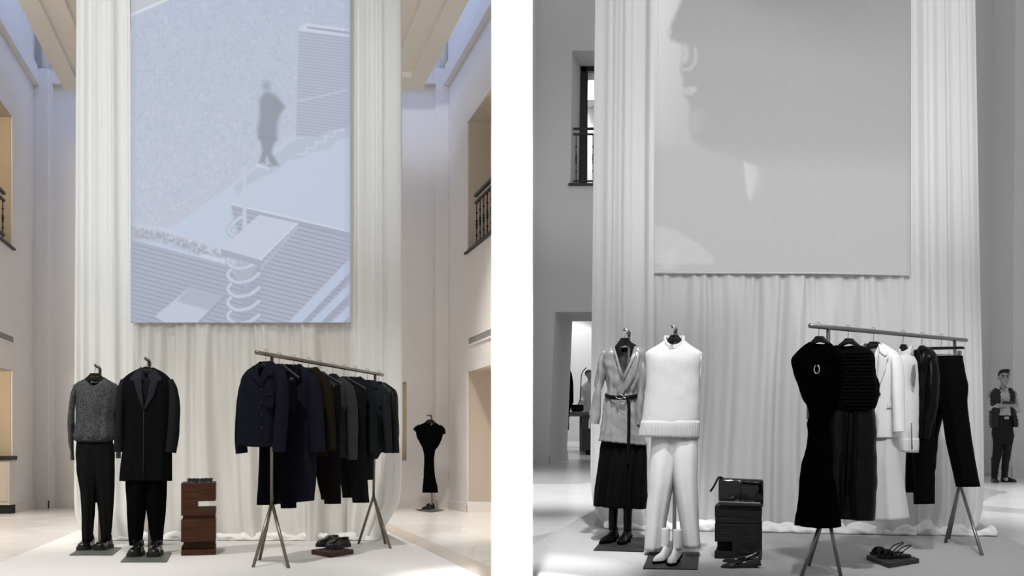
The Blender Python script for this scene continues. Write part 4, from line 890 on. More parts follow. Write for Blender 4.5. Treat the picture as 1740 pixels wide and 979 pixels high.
def sunglasses(label, px, wpx, yy, tint):
    fr = Fr(LR, px, 821, frP.Y); off = yy; ca, sa = math.cos(fr.a), math.sin(fr.a)
    fr.o = frP.o+Vector((frP.L(px, 821).x*ca-off*sa, frP.L(px, 821).x*sa+off*ca, ztop+.001)); h = wpx*fr.m*.5
    t = T('sunglasses', label, 'sunglasses', fr, 'sunglasses on the walnut pedestal')
    bm = B()
    for sx in (-1, 1):
        c = Vector((sx*h*.52, 0, .023)); rod(bm, [c+Vector((h*.46*math.cos(a), 0, (.014 if math.sin(a) > 0 else .019)*math.sin(a))) for a in [2*PI*k/16 for k in range(16)]], .0042, 6, closed=True)
        rod(bm, [(sx*h*.93, 0, .034), (sx*h*1.02, .004, .034), (sx*h*1.0, .03, .034)], .004, 6)
    rod(bm, smooth_path([(-h*.14, 0, .03), (0, -.003, .034), (h*.14, 0, .03)], 4), .004, 6); O('frame', bm, 'frame', t)
    for sx in (-1, 1):
        bm = B(); bmesh.ops.create_circle(bm, cap_ends=True, segments=18, radius=1, matrix=Matrix.Translation((sx*h*.52, .001, .023)) @ Matrix.Rotation(PI/2, 4, 'X') @ Matrix.Diagonal((h*.45, .016, 1, 1))); O('lens', bm, 'lens', t)
        bm = B(); rod(bm, smooth_path([(sx*h*1.0, .028, .034), (sx*h*.95, .09, .028), (sx*h*.85, .135, .006)], 4), .003, 6); O('temple', bm, 'frame', t)
sunglasses('small dark sunglasses, left pair on the walnut pedestal', 325, 13.5, .10, 0)
sunglasses('large black sunglasses, middle pair on the walnut pedestal', 339, 16, .06, 0)
sunglasses('black sunglasses, right pair on the walnut pedestal', 353, 14, .12, 0)

# ================================================================== COLOUR ROOM: the rack
def rack(name, label, room, A, Cc, ends, feetA, feetC, apexA, apexC, m, br=.0165):
    """A, Cc = (px, v, Y) of the bar above each tripod; ends = px of the bar's ends; feet = floor px; apex = v of the tripod heads"""
    fr = Fr(room, A[0], 0, A[2], 0); pa, pc = P(*A[:2], A[2]), P(*Cc[:2], Cc[2]); fr.o = Vector((pa.x, pa.y, room.fz(pa.y))); o = fr.o
    t = T(name, label, 'clothes rack', fr); d = pc-pa
    def at(px):
        tt = (px-CX)/F; s = (tt*pa.y-pa.x)/(d.x-tt*d.y); return pa+d*s
    bm = B(); rod(bm, [at(ends[0])-o, at(ends[1])-o], br, 16); O('hanging_bar', bm, m, t)
    for top, feet, av, apx in ((pa, feetA, apexA[1], apexA[0]), (pc, feetC, apexC[1], apexC[0])):
        ap = P(apx, av, top.y)
        bm = B(); rod(bm, [top-o, ap-o], br*.85, 14); O('upright', bm, m, t)
        for f in feet:
            q = FP(room, *f); bm = B(); rod(bm, [ap-o+Vector((0, 0, .02)), q-o+Vector((0, 0, .008))], br*.82, 12); O('leg', bm, m, t)
    return at, math.atan2(-d.x, d.y), t
atL, yawL, tR = rack('clothes_rack', 'bronze tripod clothes rack with dark menswear on its sloping bar', LR, (462, 603.5, 8.36), (637.5, 635, 10.3), (435.5, 650.5), [(430, 966), (441, 953.5), (490.5, 967.5)], [(609, 925.5), (655, 926), (663.5, 934)], (462, 858), (634.8, 846), 'steel')
def bfr(at, yaw, room, px, v):
    p_ = at(px); fr = Fr(room, px, v, p_.y, yaw); return fr
def hooktop(at, px): 
    p_ = at(px); return HV-(p_.z-CZ)*F/p_.y-.02*F/p_.y
HKL = [446.8, 474, 498.7, 521, 543.7, 565.6, 585.4, 600.7, 624.8, 642]
FL = [bfr(atL, yawL, LR, h, 640) for h in HKL]
HT = [hooktop(atL, h) for h in HKL]
GR = 'hangers on the menswear rack'
hang_l = [('front of the menswear rack, under the navy overshirt', 451, 614, 432, 472, 634, True, 8, 10), ('broad moulded hanger over the navy trousers, second on the menswear rack', 474, 618, 450, 505, 640, False, 7, 8),
          ('inside the long navy coat, third on the menswear rack', 499, 622, 480, 518, 640, False, 7, 7), ('inside the olive jacket, fourth on the menswear rack', 524, 626.5, 508, 545, 640, False, 8, 8),
          ('broad moulded hanger over the brown trousers, fifth on the menswear rack', 543, 631, 520, 578, 651, False, 7, 7), ('inside the grey marl sweater, sixth on the menswear rack', 565, 635, 550, 588, 650, False, 7, 7),
          ('broad moulded hanger over the charcoal trousers, seventh on the menswear rack', 584, 639.5, 565, 619, 659, False, 6.5, 6.5), ('inside the dark green coat, eighth on the menswear rack', 603, 641.5, 588, 618, 655, False, 6, 6),
          ('inside the slate overshirt, ninth on the menswear rack', 624, 645.5, 610, 640, 658, False, 7, 7), ('inside the leather jacket, last on the menswear rack', 643, 648, 630, 655, 660, False, 6, 6)]
for i, (lb, cx, vt, xl, xr, vd, tx, cw, chh) in enumerate(hang_l):
    hanger(FL[i], cx, vt, HT[i], xl, xr, vd, 'black hanger '+lb if not lb.startswith('broad') else 'black '+lb, GR, cw, chh, BRAND if tx else False, lip=3.2, m='slate' if False else 'hang', th=.014 if not lb.startswith('broad') else .022)
# 1 navy overshirt
f = FL[0]
t, lf = cloth('overshirt', 'navy wool overshirt with open collar and chest pocket, front of the rack', 'overshirt', f,
    [(614, 441, 463, .04), (622, 432, 470, .06), (632, 420, 479, .075), (645, 412, 481, .09), (660, 410, 481, .10), (700, 407, 477, .105), (740, 406, 473, .105), (759, 405.5, 472, .10)], 'navy',
    sleeves=[[(418, 644, 6, .05, .02), (411, 665, 7, .06, .03), (407, 700, 7, .065, .03), (405, 740, 7.5, .06, .03), (408.5, 770, 9, .05, .02)],
             [(476, 632, 6.5, .05, -.01), (481, 650, 8, .065, -.02), (482.5, 690, 8.5, .07, -.03), (480.5, 735, 9, .065, -.04), (479.5, 768, 9.4, .055, -.05)]],
    neck=(447, 12, 42, 'v'), folds=(.006, 3, 1), wr=(.006, 6), seed=12, tilt=1.0,
    plates=[('collar', [(436.5, 621), (428, 634), (422, 642), (429.5, 644.5), (443, 657.5), (440, 640)], .010, 'navy'), ('collar', [(456, 613), (461, 622), (465, 638), (453, 640), (444, 657.5), (448, 640), (454, 624)], .010, 'navy'),
            ('chest_pocket', [(450.5, 670), (465, 667), (464.5, 692), (461, 694), (451, 694)], .008, 'navy'), ('pocket_flap', [(449, 669), (466.5, 663), (465, 669.5), (462, 672), (449.5, 673)], .014, 'navy'),
            ('waistband', [(405.8, 750), (440, 752), (472, 753), (471.8, 760), (440, 760), (405.6, 758)], .006, 'navy')],
    buttons=[(443.7, 662.5, .009), (443.7, 685, .009), (444.3, 706, .009), (444.5, 727, .009)])
# 2 navy trousers
f = FL[1]
trousers('hanging_trousers', 'dark navy wool trousers, second on the menswear rack', f,
    [(646, 448, 503, .035), (660, 447, 504, .06), (720, 441, 504, .07), (762, 439, 504.5, .07)],
    [(740, 440, 474, .06), (800, 438, 473, .055), (858, 434.5, 466, .05)], [(740, 470, 504.3, .06), (800, 474, 505, .055), (863, 481, 506, .05)], 'navy2', band=5, dyL=.02, dyR=-.03, seed=3)
# 3 long navy coat
f = FL[2]
cloth('long_coat', 'long navy coat with turned back cuff, third on the menswear rack', 'coat', f,
    [(619, 486, 511, .04), (627, 478, 519, .06), (640, 466, 533, .075), (655, 462, 537, .085), (700, 463, 537, .09), (780, 464, 536, .095), (854, 466, 532, .10)], 'navy',
    sleeves=[[(472, 640, 6, .05, .03), (464, 680, 8, .06, .03), (462, 765, 9, .05, .03)], [(529, 641, 7, .05, -.01), (535, 660, 10, .065, -.02), (538.5, 690, 12, .07, -.03), (541, 725, 12.5, .065, -.04), (542, 766, 12.3, .06, -.04)]],
    neck=(499, 11, 40, 'v'), folds=(.012, 3, 4), seed=15, tilt=-3,
    cuffs=[[(541.5, 741, 13.4, .068, -.04), (542, 752, 13.8, .07, -.04), (542.3, 768, 13.4, .066, -.04)]],
    plates=[('collar', [(485, 620), (488, 618.5), (497, 622), (500, 640), (497, 652), (488, 640)], .012, 'navy2'), ('collar', [(507, 617), (510, 622), (512, 645), (503, 655), (500, 650), (504, 634)], .012, 'navy2')])
# 4 olive jacket
f = FL[3]
cloth('wool_jacket', 'dark olive brown wool jacket, fourth on the menswear rack', 'jacket', f,
    [(624, 514, 538, .04), (632, 505, 545, .055), (644, 495, 557, .07), (660, 492, 560, .08), (720, 492, 558, .085), (775, 493, 556, .08)], 'olive',
    sleeves=[[(500, 646, 6, .05, .03), (494, 690, 7, .055, .03), (492, 760, 7.5, .05, .03)], [(553, 645, 6, .05, -.01), (558, 668, 7.5, .06, -.02), (562, 705, 8, .06, -.03), (564, 738, 8.3, .055, -.035), (565, 766, 8.6, .05, -.04)]],
    neck=(525, 10, 24, 'v'), seed=18,
    plates=[('collar', [(530, 624), (538, 632), (541, 645), (535, 652), (531, 640)], .010, 'olive'), ('cuff_band', [(556, 758), (573, 758), (573.3, 761), (556, 761)], .05, 'olive')])
# 5 brown trousers
f = FL[4]
trousers('hanging_trousers', 'dark brown trousers clipped to a hanger, fifth on the menswear rack', f,
    [(655, 524, 577.5, .03), (668, 523, 578.5, .05), (720, 522, 579, .06), (775, 524, 579, .06)],
    [(750, 523, 552, .055), (800, 534, 556, .05), (849, 544, 562, .045)], [(750, 545, 579, .055), (777, 545, 579, .055), (820, 550, 579.5, .05), (856, 554, 580, .045)], 'brown', band=5, dyL=.03, dyR=-.02, seed=5)
def clip(fr, t, px, v): 
    q = fr.L(px, v, -.035); bm = B(); box(bm, q.x-.010, q.x+.010, q.y-.006, q.y+.03, q.z-.028, q.z+.022); O('clip', bm, 'steel', t, smooth=False, bevel=.002)
for o_ in [o for o in COL.objects if o.get('label', '').startswith('black broad moulded hanger over the brown')]: clip(FL[4], o_, 567, 660)
for o_ in [o for o in COL.objects if o.get('label', '').startswith('black broad moulded hanger over the navy')]: clip(FL[1], o_, 494, 646)
for o_ in [o for o in COL.objects if o.get('label', '').startswith('black broad moulded hanger over the charcoal')]: clip(FL[6], o_, 607, 670)
# 6 marl sweater
f = FL[5]
t, lf = cloth('knit_sweater', 'dark grey marl knit sweater, sixth on the menswear rack', 'sweater', f,
    [(641, 560, 580, .04), (648, 550, 592, .055), (656, 543, 599, .07), (672, 541, 600, .08), (730, 541, 597, .085), (778, 545, 592, .07)], 'marl',
    sleeves=[[(550, 656, 6, .05, .03), (545, 700, 7, .055, .03), (544, 775, 6, .045, .03)], [(594, 656, 7, .05, -.02), (599, 680, 8.5, .06, -.03), (601.5, 715, 8.3, .06, -.035), (602.5, 750, 7.6, .055, -.04), (602.5, 781, 6.8, .045, -.04)]],
    neck=(568, 10, 6, 'o'), seed=21, wr=(.007, 9))
bm = B(); ringcollar(bm, f, 568.5, 642, 11, .045, 7, .010); O('neck_rib', bm, 'marl', t)
# 7 charcoal trousers
f = FL[6]
trousers('hanging_trousers', 'charcoal trousers clipped to a hanger, seventh on the menswear rack', f,
    [(664, 570, 619, .03), (675, 569, 621, .05), (720, 568, 622, .06), (775, 570, 623, .06)],
    [(755, 569, 597, .055), (800, 574, 596, .05), (846, 580, 596, .045)], [(755, 588, 622.5, .055), (775, 589, 622.8, .055), (815, 595, 625.5, .05), (854, 601, 628.7, .045)], 'ltrous', band=4, dyL=.03, dyR=-.02, seed=8)
# 8 dark green coat
f = FL[7]
cloth('long_coat', 'dark green grey knee coat, eighth on the menswear rack', 'coat', f,
    [(640, 594, 613, .035), (647, 586, 622, .05), (656, 580, 633, .065), (672, 577, 636, .075), (740, 577, 635, .08), (815.5, 578, 633, .085)], 'green',
    sleeves=[[(586, 660, 5, .045, .03), (581, 700, 6, .05, .03), (580, 770, 6.5, .045, .03)], [(628.5, 659, 5.5, .045, -.01), (632, 680, 7, .055, -.02), (634.5, 712, 7.6, .055, -.03), (635.6, 745, 8, .05, -.035), (636, 770.5, 8.3, .045, -.04)]],
    neck=(604, 8, 22, 'v'), seed=24, plates=[('collar', [(608, 641), (614, 648), (617, 660), (611, 666), (608, 655)], .010, 'green')])
# 9 slate overshirt
f = FL[8]
cloth('overshirt', 'slate grey overshirt with pocket flap and curved tail, ninth on the rack', 'overshirt', f,
    [(646, 617, 636, .035), (653, 609, 645, .05), (661, 604, 656, .065), (676, 601, 659, .075), (720, 602, 655, .08), (760, 606, 650, .08), (780, 618, 640, .07)], 'slate',
    sleeves=[[(609, 662, 5, .045, .03), (604, 700, 6, .05, .03), (602, 768, 6, .045, .03)], [(652, 665, 5.5, .045, -.01), (656, 684, 6.5, .055, -.02), (659, 712, 6.8, .055, -.03), (661.5, 745, 6.6, .05, -.035), (662.3, 760, 6.2, .045, -.04)]],
    neck=(626, 8, 18, 'v'), seed=27, cuffs=[[(662.2, 758, 6.8, .05, -.04), (662.4, 770, 6.4, .047, -.04)]],
    plates=[('collar', [(631, 647), (640, 655), (641, 661), (634, 659), (629, 664), (628, 655)], .010, 'slate'), ('pocket_flap', [(641, 684.5), (649, 683), (648.5, 689), (646, 692), (641, 691)], .010, 'slate')])
# 10 leather jacket
f = FL[9]
cloth('leather_jacket', 'black leather jacket at the far end of the menswear rack', 'jacket', f,
    [(650, 636, 654, .035), (656, 630, 663, .05), (664, 624, 673, .065), (680, 622, 676, .075), (730, 622, 676, .08), (769, 624, 674, .075)], 'leath',
    sleeves=[[(630, 665, 5, .045, .03), (625, 700, 6, .05, .03), (624, 768, 6, .045, .03)], [(669, 666, 5, .045, -.01), (672, 690, 5.5, .055, -.02), (673, 730, 6, .055, -.03), (674, 770, 6, .045, -.03)]],
    neck=(644, 7, 14, 'v'), seed=30, wr=(.008, 10),
    plates=[('collar', [(648, 650), (653, 650), (658, 657), (656, 664), (652, 660), (649, 666), (646, 660)], .010, 'leath'), ('hem_band', [(655, 763), (676, 763), (676, 769.5), (655, 769.5)], .006, 'leath')])

# shoe plinth and derby shoes
fq = Fr(LR, 562.5, 949.5, yaw=LR.a)
t = T('shoe_plinth', 'low walnut slab on the carpet carrying the black lace-up shoes', 'plinth', fq)
c3 = [fq.floor(529, 943.5), fq.floor(562.5, 949.8), fq.floor(601, 943.2)]; c3.append(c3[0]+c3[2]-c3[1])
bm = B(); slab(bm, [p_+Vector((0, 0, .0095)) for p_ in c3], (0, 0, .040)); O('slab', bm, 'walnut', t, smooth=False, bevel=.003)
GD = 'black lace-up shoes on the walnut slab'
for (px, v, lb, fl) in ((572.5, 936.5, 'black lace-up derby shoe, rear one on the walnut slab', 1), (590, 939.5, 'black lace-up derby shoe, front one on the walnut slab', -1)):
    b_ = fq.floor(px, v); shoe('derby_shoe', lb, fq, Vector((b_.x, b_.y, c3[0].z)), .285, .115, -.82, 'derby', 'bleather', GD, lift=.050, flip=fl)

# far stand with the black dress
frD, tD = stand('display_stand', 'bronze garment stand at the back wall holding the black dress', LR, [(706, 867.6), (732, 871), (754, 868), (728, 864.9)], (734, 867.2, 733, 708, 1.3), (726, 706.5), 'steel', 'plate', GL)
hanger(frD, 731, 713, 706.5, 716, 747, 724, 'black hanger inside the black dress at the back wall', GH, 6, 6, lip=2.5)
t, lf = cloth('twisted_dress', 'black cap-sleeved dress with gathered waist on the stand at the back wall', 'dress', frD,
    [(718.5, 723, 741, .05), (723, 713, 748, .07), (728, 707, 753, .085), (737, 707, 752.5, .10), (752, 713, 748, .10), (766, 719, 739, .08), (778, 720.8, 737.5, .075), (797, 720.5, 737.5, .09), (815, 719.6, 740.5, .105), (837, 717.7, 744.3, .12)], 'black',
    sleeves=[[(714, 725, 4, .05, 0), (709, 729, 5, .055, 0), (706, 733, 4, .05, 0)], [(746, 725, 4, .05, 0), (751.5, 731, 5, .055, 0), (753, 738, 4.2, .05, 0)]], neck=(732, 7.5, 5, 'o'), folds=(.02, 3, 2), ft=.3, wr=(.012, 10), seed=31,
    plates=[('draped_fold', [(752, 737), (750, 747), (736, 765), (727, 779), (721.5, 790), (720.5, 786), (730, 768), (742, 752)], .012, 'black')])
GP = 'black flat shoes on the far stand plate'
for px, v, lb, fl in ((728.5, 866.8, 'black pointed flat shoe, left one under the black dress', 1), (736.5, 867, 'black pointed flat shoe, right one under the black dress', -1)):
    shoe('flat_shoe', lb, frD, frD.floor(px, v), .26, .095, -.75, 'flat', 'bleather', GP, lift=.018, H=.085, flip=fl)

# ================================================================== GREY ROOM: two dressed stands
GLg = 'metal garment stands in the grey room'
frE, tE = stand('display_stand', 'steel garment stand with dark plate holding the belted satin blouse', RR, [(1008.5, 938), (1094, 940.5), (1097.5, 917), (1028, 915)], (1066, 921, 1069, 566, 2.2), (1061, 561), 'gsteel', 'gplate', GLg)
frG, tG = stand('display_stand', 'steel garment stand with dark plate holding the white sleeveless sweater', RR, [(1092.5, 969.5), (1185.5, 971), (1188.7, 942), (1104, 941)], (1145.5, 945, 1148, 560, 3.2), (1142, 555), 'gsteel', 'gplate', GLg)
for t_, fr_, (px, v) in ((tE, frE, (1063, 563)), (tG, frG, (1143, 557))):
    bm = B(); c = fr_.L(px, v, -.10); ball(bm, c, .026, (1, .5, 1)); O('hook_disc', bm, 'chrome', t_)
GHg = 'hangers in the grey room'
hanger(frE, 1061.5, 574, 562, 1043, 1089, 591, 'black hanger above the satin blouse collar', GHg, 9, 13, d=-.01, lip=4)
hanger(frG, 1146, 569, 556, 1132, 1160, 583, 'black hanger inside the white turtleneck collar', GHg, 9, 11, d=-.02, text='Massimo Dutti')
t, lf = cloth('wrap_blouse', 'grey satin wrap blouse with long sleeves on the left stand in the grey room', 'blouse', frE,
    [(588, 1041, 1083, .045), (592, 1030, 1092, .06), (600, 1026, 1098, .085), (625, 1026, 1098, .105), (650, 1028, 1093, .10), (668, 1031, 1084, .085), (685, 1029, 1086, .10), (720, 1024, 1092, .13), (753, 1020, 1098.5, .15)], 'satin',
    sleeves=[[(1028, 597, 5, .05, 0), (1021, 620, 7, .06, 0), (1017.5, 655, 7, .055, -.01), (1013.5, 690, 7.5, .05, -.02), (1010, 720, 8, .045, -.03)],
             [(1093, 600, 5, .05, 0), (1095, 625, 6, .06, -.01), (1090.5, 660, 7, .055, -.03), (1087.5, 695, 6, .05, -.04), (1086, 722, 5.5, .045, -.05)]],
    neck=(1061.5, 20, 60, 'v'), folds=(.018, 6, 2), ft=.25, wr=(.024, 11), seed=41, tilt=4, n=56,
    plates=[('wrap_front', [(1084, 590), (1089, 596), (1080, 640), (1062, 668), (1052, 672), (1048, 664), (1058, 642), (1072, 618)], .014, 'satin'), ('collar_band', [(1041, 589), (1044, 589), (1059, 640), (1056, 646)], .010, 'satin'),
            ('collar_band', [(1082, 590), (1085, 591), (1060, 648), (1056, 644)], .022, 'satin')])
bm = B(); slab(bm, [frE.L(a, b2, .03) for a, b2 in ((1056, 592), (1066, 592), (1066, 598), (1056, 598))], (0, .003, 0)); O('neck_label', bm, 'gblack', t, smooth=False, label='black neck label')
# belt
fb = Fr(RR, 1060, 675, frE.Y); tb = T('leather_belt', 'thin black belt with metal ring buckle tied around the satin blouse', 'belt', fb)
bm = B(); pts = []
for i in range(29):
    a = PI*1.0+PI*i/28; px = 1058+27*math.cos(a); v = 671+3*math.sin(a*3)*0+(4 if False else 0)+(-math.sin(a))*6; q = fb.L(px, v); pts.append((q.x, .135*math.sin(a)-.004, q.z))
for i in range(1, 28):
    a = PI*i/28; px = 1058+27*math.cos(a); q = fb.L(px, 671); pts.append((q.x, .10*math.sin(a), q.z))
rod(bm, pts, .019, 8, closed=True, flat=((0, 1, 0), .3)); O('strap', bm, 'gleath', tb)
bm = B(); pts = [fb.L(px, v, -.165) for px, v in ((1066, 676), (1068.5, 690), (1068.5, 730), (1067, 790))]; rod(bm, smooth_path(pts, 6), .014, 8, flat=((0, 1, 0), .25)); O('belt_tail', bm, 'gleath', tb)
bm = B(); c = fb.L(1060, 681, -.152); rod(bm, [c+Vector((.026*math.cos(a), 0, .026*math.sin(a))) for a in [2*PI*i/24 for i in range(24)]], .004, 8, closed=True)
c = fb.L(1053, 674, -.150); rod(bm, [c+Vector((.034*math.cos(a), 0, .018*math.sin(a))) for a in [2*PI*i/24 for i in range(24)]], .0035, 8, closed=True); O('buckle', bm, 'buckle', tb)
t = T('flared_skirt', 'black flared midi skirt below the satin blouse', 'skirt', frE)
bm = B(); Loft(frE, [(735, 1027, 1094, .07), (762, 1020, 1099, .10), (810, 1014, 1100, .17), (861, 1008.5, 1101, .22)], folds=(.028, 5, 1), foldtop=.2, tilt=3).build(bm, 40, 72, (.006, 8), 4); O('skirt_cloth', bm, 'gskirt', t, solid=.004)
GB = 'tall black boots on the dark plate'
for px, v, yw, lb, fl in ((1046, 923, -.42, 'tall black pointed boot, left one below the black flared skirt', 1), (1069, 924, -.18, 'tall black pointed boot, right one below the black flared skirt', -1)):
    shoe('tall_boot', lb, frE, frE.floor(px, v), .27, .088, yw, 'boot', 'gleath', GB, lift=.018, shaft=(.315, .036, .044), flip=fl, msole='gblack')
# white outfit
t, lf = cloth('sleeveless_sweater', 'white sleeveless turtleneck sweater on the second stand in the grey room', 'sweater', frG,
    [(579, 1128, 1164, .055), (585, 1119, 1172.5, .075), (591, 1109.5, 1181.5, .09), (597, 1100, 1190.5, .10), (601, 1096.3, 1194.5, .108), (614, 1097.6, 1193, .125), (640, 1098.5, 1189.5, .13), (690, 1094.5, 1189.5, .14), (722, 1089, 1188.5, .15), (742, 1085.5, 1187.5, .15)], 'wknit',
    neck=(1146, 16, 15, 'o'), folds=(0, 3, 2), wr=(.007, 7), seed=44, tilt=2.2)
bm = B(); ring = []
for k, (v0, hw, d_, dip) in enumerate(((596, 19, .07, 9), (585, 19.5, .068, 11), (574, 18, .062, 14), (569.5, 16, .056, 17), (571, 13.5, .048, 17), (580, 13, .046, 15))):
    rr = []
    for i in range(64):
        a = 2*PI*i/64; rb = 1+.02*math.cos(i*PI)*(1 if k < 4 else 0); q = frG.L(1146+hw*rb*math.cos(a), v0+dip*max(0, -math.sin(a))**1.1); rr.append(bm.verts.new((q.x, d_*rb*math.sin(a), q.z)))
    ring.append(rr)
for k in range(5):
    for i in range(64): bm.faces.new((ring[k][i], ring[k][(i+1) % 64], ring[k+1][(i+1) % 64], ring[k+1][i]))
O('turtleneck', bm, 'wrib', t, solid=.008)
bm = B(); Loft(frG, [(715, 1089.6, 1189, .149), (722, 1088.4, 1189, .157), (730, 1086.8, 1188.8, .159), (744, 1084.8, 1187.8, .158)], tilt=2.2).build(bm, 6, 96, (.002, 8)); O('hem_rib', bm, 'wrib', t, solid=.008)
for sx, pp in ((-1, [(1098, 606), (1100.5, 606), (1101, 640), (1098.6, 650)]), (1, [(1193, 604), (1190.8, 606), (1188, 640), (1189.5, 652)])):
    bm = B(); plate(frG, bm, pp, lf.front, .004); O('armhole_edge', bm, 'wrib', t)
trousers('wide_trousers', 'white wide-leg trousers below the white sleeveless sweater', frG,
    [(734, 1106, 1186, .11), (770, 1104.5, 1185.5, .135), (812, 1103, 1185.5, .14), (836, 1102.5, 1185.5, .12)],
    [(760, 1105, 1150, .125), (815, 1103, 1146, .135), (870, 1099, 1135.5, .13), (935, 1095.5, 1126.5, .125)],
    [(760, 1142, 1185.8, .125), (815, 1143.5, 1185.2, .135), (870, 1152, 1187, .13), (930, 1161, 1190.5, .125)], 'wcloth', seed=7, fold=.008)
GW = 'white ankle boots on the dark plate'
for px, v, yw, lb, fl in ((1134, 955, -.30, 'white pointed ankle boot, left one below the white trousers', 1), (1153, 958, -.14, 'white pointed ankle boot, right one below the white trousers', -1)):
    shoe('ankle_boot', lb, frG, frG.floor(px, v), .28, .088, yw, 'boot', 'wleath', GW, lift=.018, shaft=(.245, .034, .036), flip=fl, msole='gblack')

# pedestal with patent bag
frQ = Fr(RR, 1254, 952.6)
t = T('wood_pedestal', 'dark wood stepped block pedestal carrying the glossy black bag', 'pedestal', frQ)
def zq(v): return frQ.L(1254, v).z
x0, x1 = frQ.L(1214.5, 952).x, frQ.L(1294, 952).x; dp = .36
bm = B(); box(bm, x0, x1, 0, dp, zq(878), zq(860)); O('upper_block', bm, 'gwood', t, smooth=False, bevel=.003)
bm = B(); box(bm, x0+.003, x1-.003, .004, dp-.004, zq(889), zq(878)); O('upper_neck', bm, 'gwood', t, smooth=False)
bm = B(); xn = frQ.L(1244, 930).x
slab(bm, [(x0, 0, zq(921.6)), (xn, 0, zq(921.6)), (xn, 0, zq(938)), (x0-.002, 0, zq(938)), (x0-.002, 0, 0), (x1, 0, 0), (x1, 0, zq(890.5)), (x0, 0, zq(890.5))], (0, dp, 0)); O('lower_block', bm, 'gwood', t, smooth=False, bevel=.003)
bm = B(); box(bm, x0+.01, xn, .16, dp-.01, zq(938.5), zq(921)); O('recess_back', bm, 'gwood', t, smooth=False)
fB = Fr(RR, 1260, 858, frQ.Y); fB.o.z = frQ.o.z+zq(860)+.001
t = T('leather_bag', 'glossy black patent shoulder bag lying on the dark wood pedestal', 'bag', fB)
def bz(v): return (858-v)*fB.m
xa, xb = fB.L(1221, 850).x, fB.L(1297, 850).x
bm = B(); n = 24; rings = []
for i in range(n+1):
    u = i/n; x = xa+(xb-xa)*u; hgt = (.205-.012*u)*(1 if .02 < u < .98 else .97); dpt = .075*(.82+.18*math.sin(u*PI)); rr = []
    for j in range(24):
        a = 2*PI*j/24; yy = dpt*spow(math.cos(a), .5); z_ = hgt/2+hgt/2*spow(math.sin(a), .5); yy += .012*noise.noise(Vector((x*14, z_*14, 3)))
        rr.append(bm.verts.new((x, .11+yy-.05, .012+z_)))
    rings.append(rr)
for i in range(n):
    for j in range(24): bm.faces.new((rings[i][j], rings[i][(j+1) % 24], rings[i+1][(j+1) % 24], rings[i+1][j]))
bm.faces.new(rings[0]); bm.faces.new(rings[-1]); O('body', bm, 'gpatent', t)
bm = B(); xm = fB.L(1259, 850).x; box(bm, xm-.002, xm+.002, -.025, -.010, .03, .20); O('panel_seam', bm, 'gleath', t, smooth=False)
bm = B(); slab(bm, [(xa, -.03, .026), (xb-.02, -.03, .018), (xb-.02, -.03, .030), (xa, -.03, .036)], (0, .02, 0)); O('zip_edge', bm, 'gsteel', t, smooth=False, bevel=.002)
bm = B(); slab(bm, [(xa+.02, -.035, .001), (xb+.005, -.04, .0), (xb-.005, -.035, .018), (xa+.0, -.03, .022)], (0, .15, 0)); O('base_flap', bm, 'gpatent', t, smooth=False, bevel=.003)
bm = B(); slab(bm, [(xm+.005, -.03, .178), (xb-.012, -.03, .166), (xb-.012, -.03, .180), (xm+.005, -.03, .192)], (0, .01, 0)); O('flap_trim', bm, 'gleath', t, smooth=False)
bm = B(); rod(bm, smooth_path([(xa+.03, .03, .212), (xa+.0, .0, .218), (xa-.03, -.01, .16), (xa-.062, -.02, .108)], 6), .008, 8, flat=((0, 1, 0), .4)); O('strap', bm, 'gleath', t)
GF = 'black pointed flats on the grey carpet'
for px, v, lb, fl in ((1289, 957, 'black pointed flat shoe nearer the dark pedestal, behind its pair', 1), (1288, 967, 'black pointed flat shoe on the carpet in front of the dark pedestal', -1)):
    shoe('flat_shoe', lb, frQ, frQ.floor(px, v), .29, .088, -1.32, 'flat', 'bleather', GF, lift=.0095, H=.070, flip=fl)

# ================================================================== GREY ROOM: the rack
atR, yawR, tRR = rack('clothes_rack', 'steel tripod clothes rack with womenswear and dark garments on its bar', RR, (1407.5, 556.5, 7.17), (1622, 576.5, 8.7), (1376.5, 1641.5), [(1361, 984), (1374, 963.5), (1429, 983)], [(1606.5, 924), (1669, 946), (1612, 917.5)], (1404.5, 866), (1631, 826), 'gsteel', .0165)
HKR = [1393, 1442.7, 1483.8, 1536.4, 1568, 1598.7]
FRR = [bfr(atR, yawR, RR, h, 600) for h in HKR]; HTR = [hooktop(atR, h) for h in HKR]
GRg = 'hangers on the womenswear rack'
for i, (lb, cx, vt, xl, xr, vd, cw, chh, tx) in enumerate([('inside the black cowl dress, nearest end of the womenswear rack', 1391, 571, 1374, 1409, 584, 8, 10, 0), ('above the black ruffled top, second on the womenswear rack', 1441, 575, 1420, 1462, 589, 8, 9, 1),
        ('inside the white blazer, third on the womenswear rack', 1484, 580.5, 1472, 1498, 594, 9, 11, 1), ('inside the white knit vest, fourth on the womenswear rack', 1534, 585, 1527, 1545, 597, 5, 11, 0), ('inside the leather jacket, fifth on the womenswear rack', 1566, 587, 1557, 1578, 598, 5.5, 9, 0)]):
    hanger(FRR[i], cx, vt, HTR[i], xl, xr, vd, 'black hanger '+lb, GRg, cw, chh, BRAND if tx else False, lip=4)
f = FRR[5]; t = T('clip_hanger', 'long black clip hanger holding the black trousers at the far end of the rack', 'hanger', f)
bm = B(); slab(bm, [f.L(a, b2, -.015) for a, b2 in ((1576, 591), (1580, 589.5), (1634, 588.6), (1637.5, 590), (1637.5, 593), (1577, 594.5))], (0, .03, 0)); O('hanger_body', bm, 'hang', t, smooth=False, bevel=.004)
bm = B(); wire_hook(bm, f, 1599, 589, HTR[5]); rod(bm, [f.L(1580, 602.5), f.L(1633, 602)], .003, 8); O('hook', bm, 'gsteel', t)
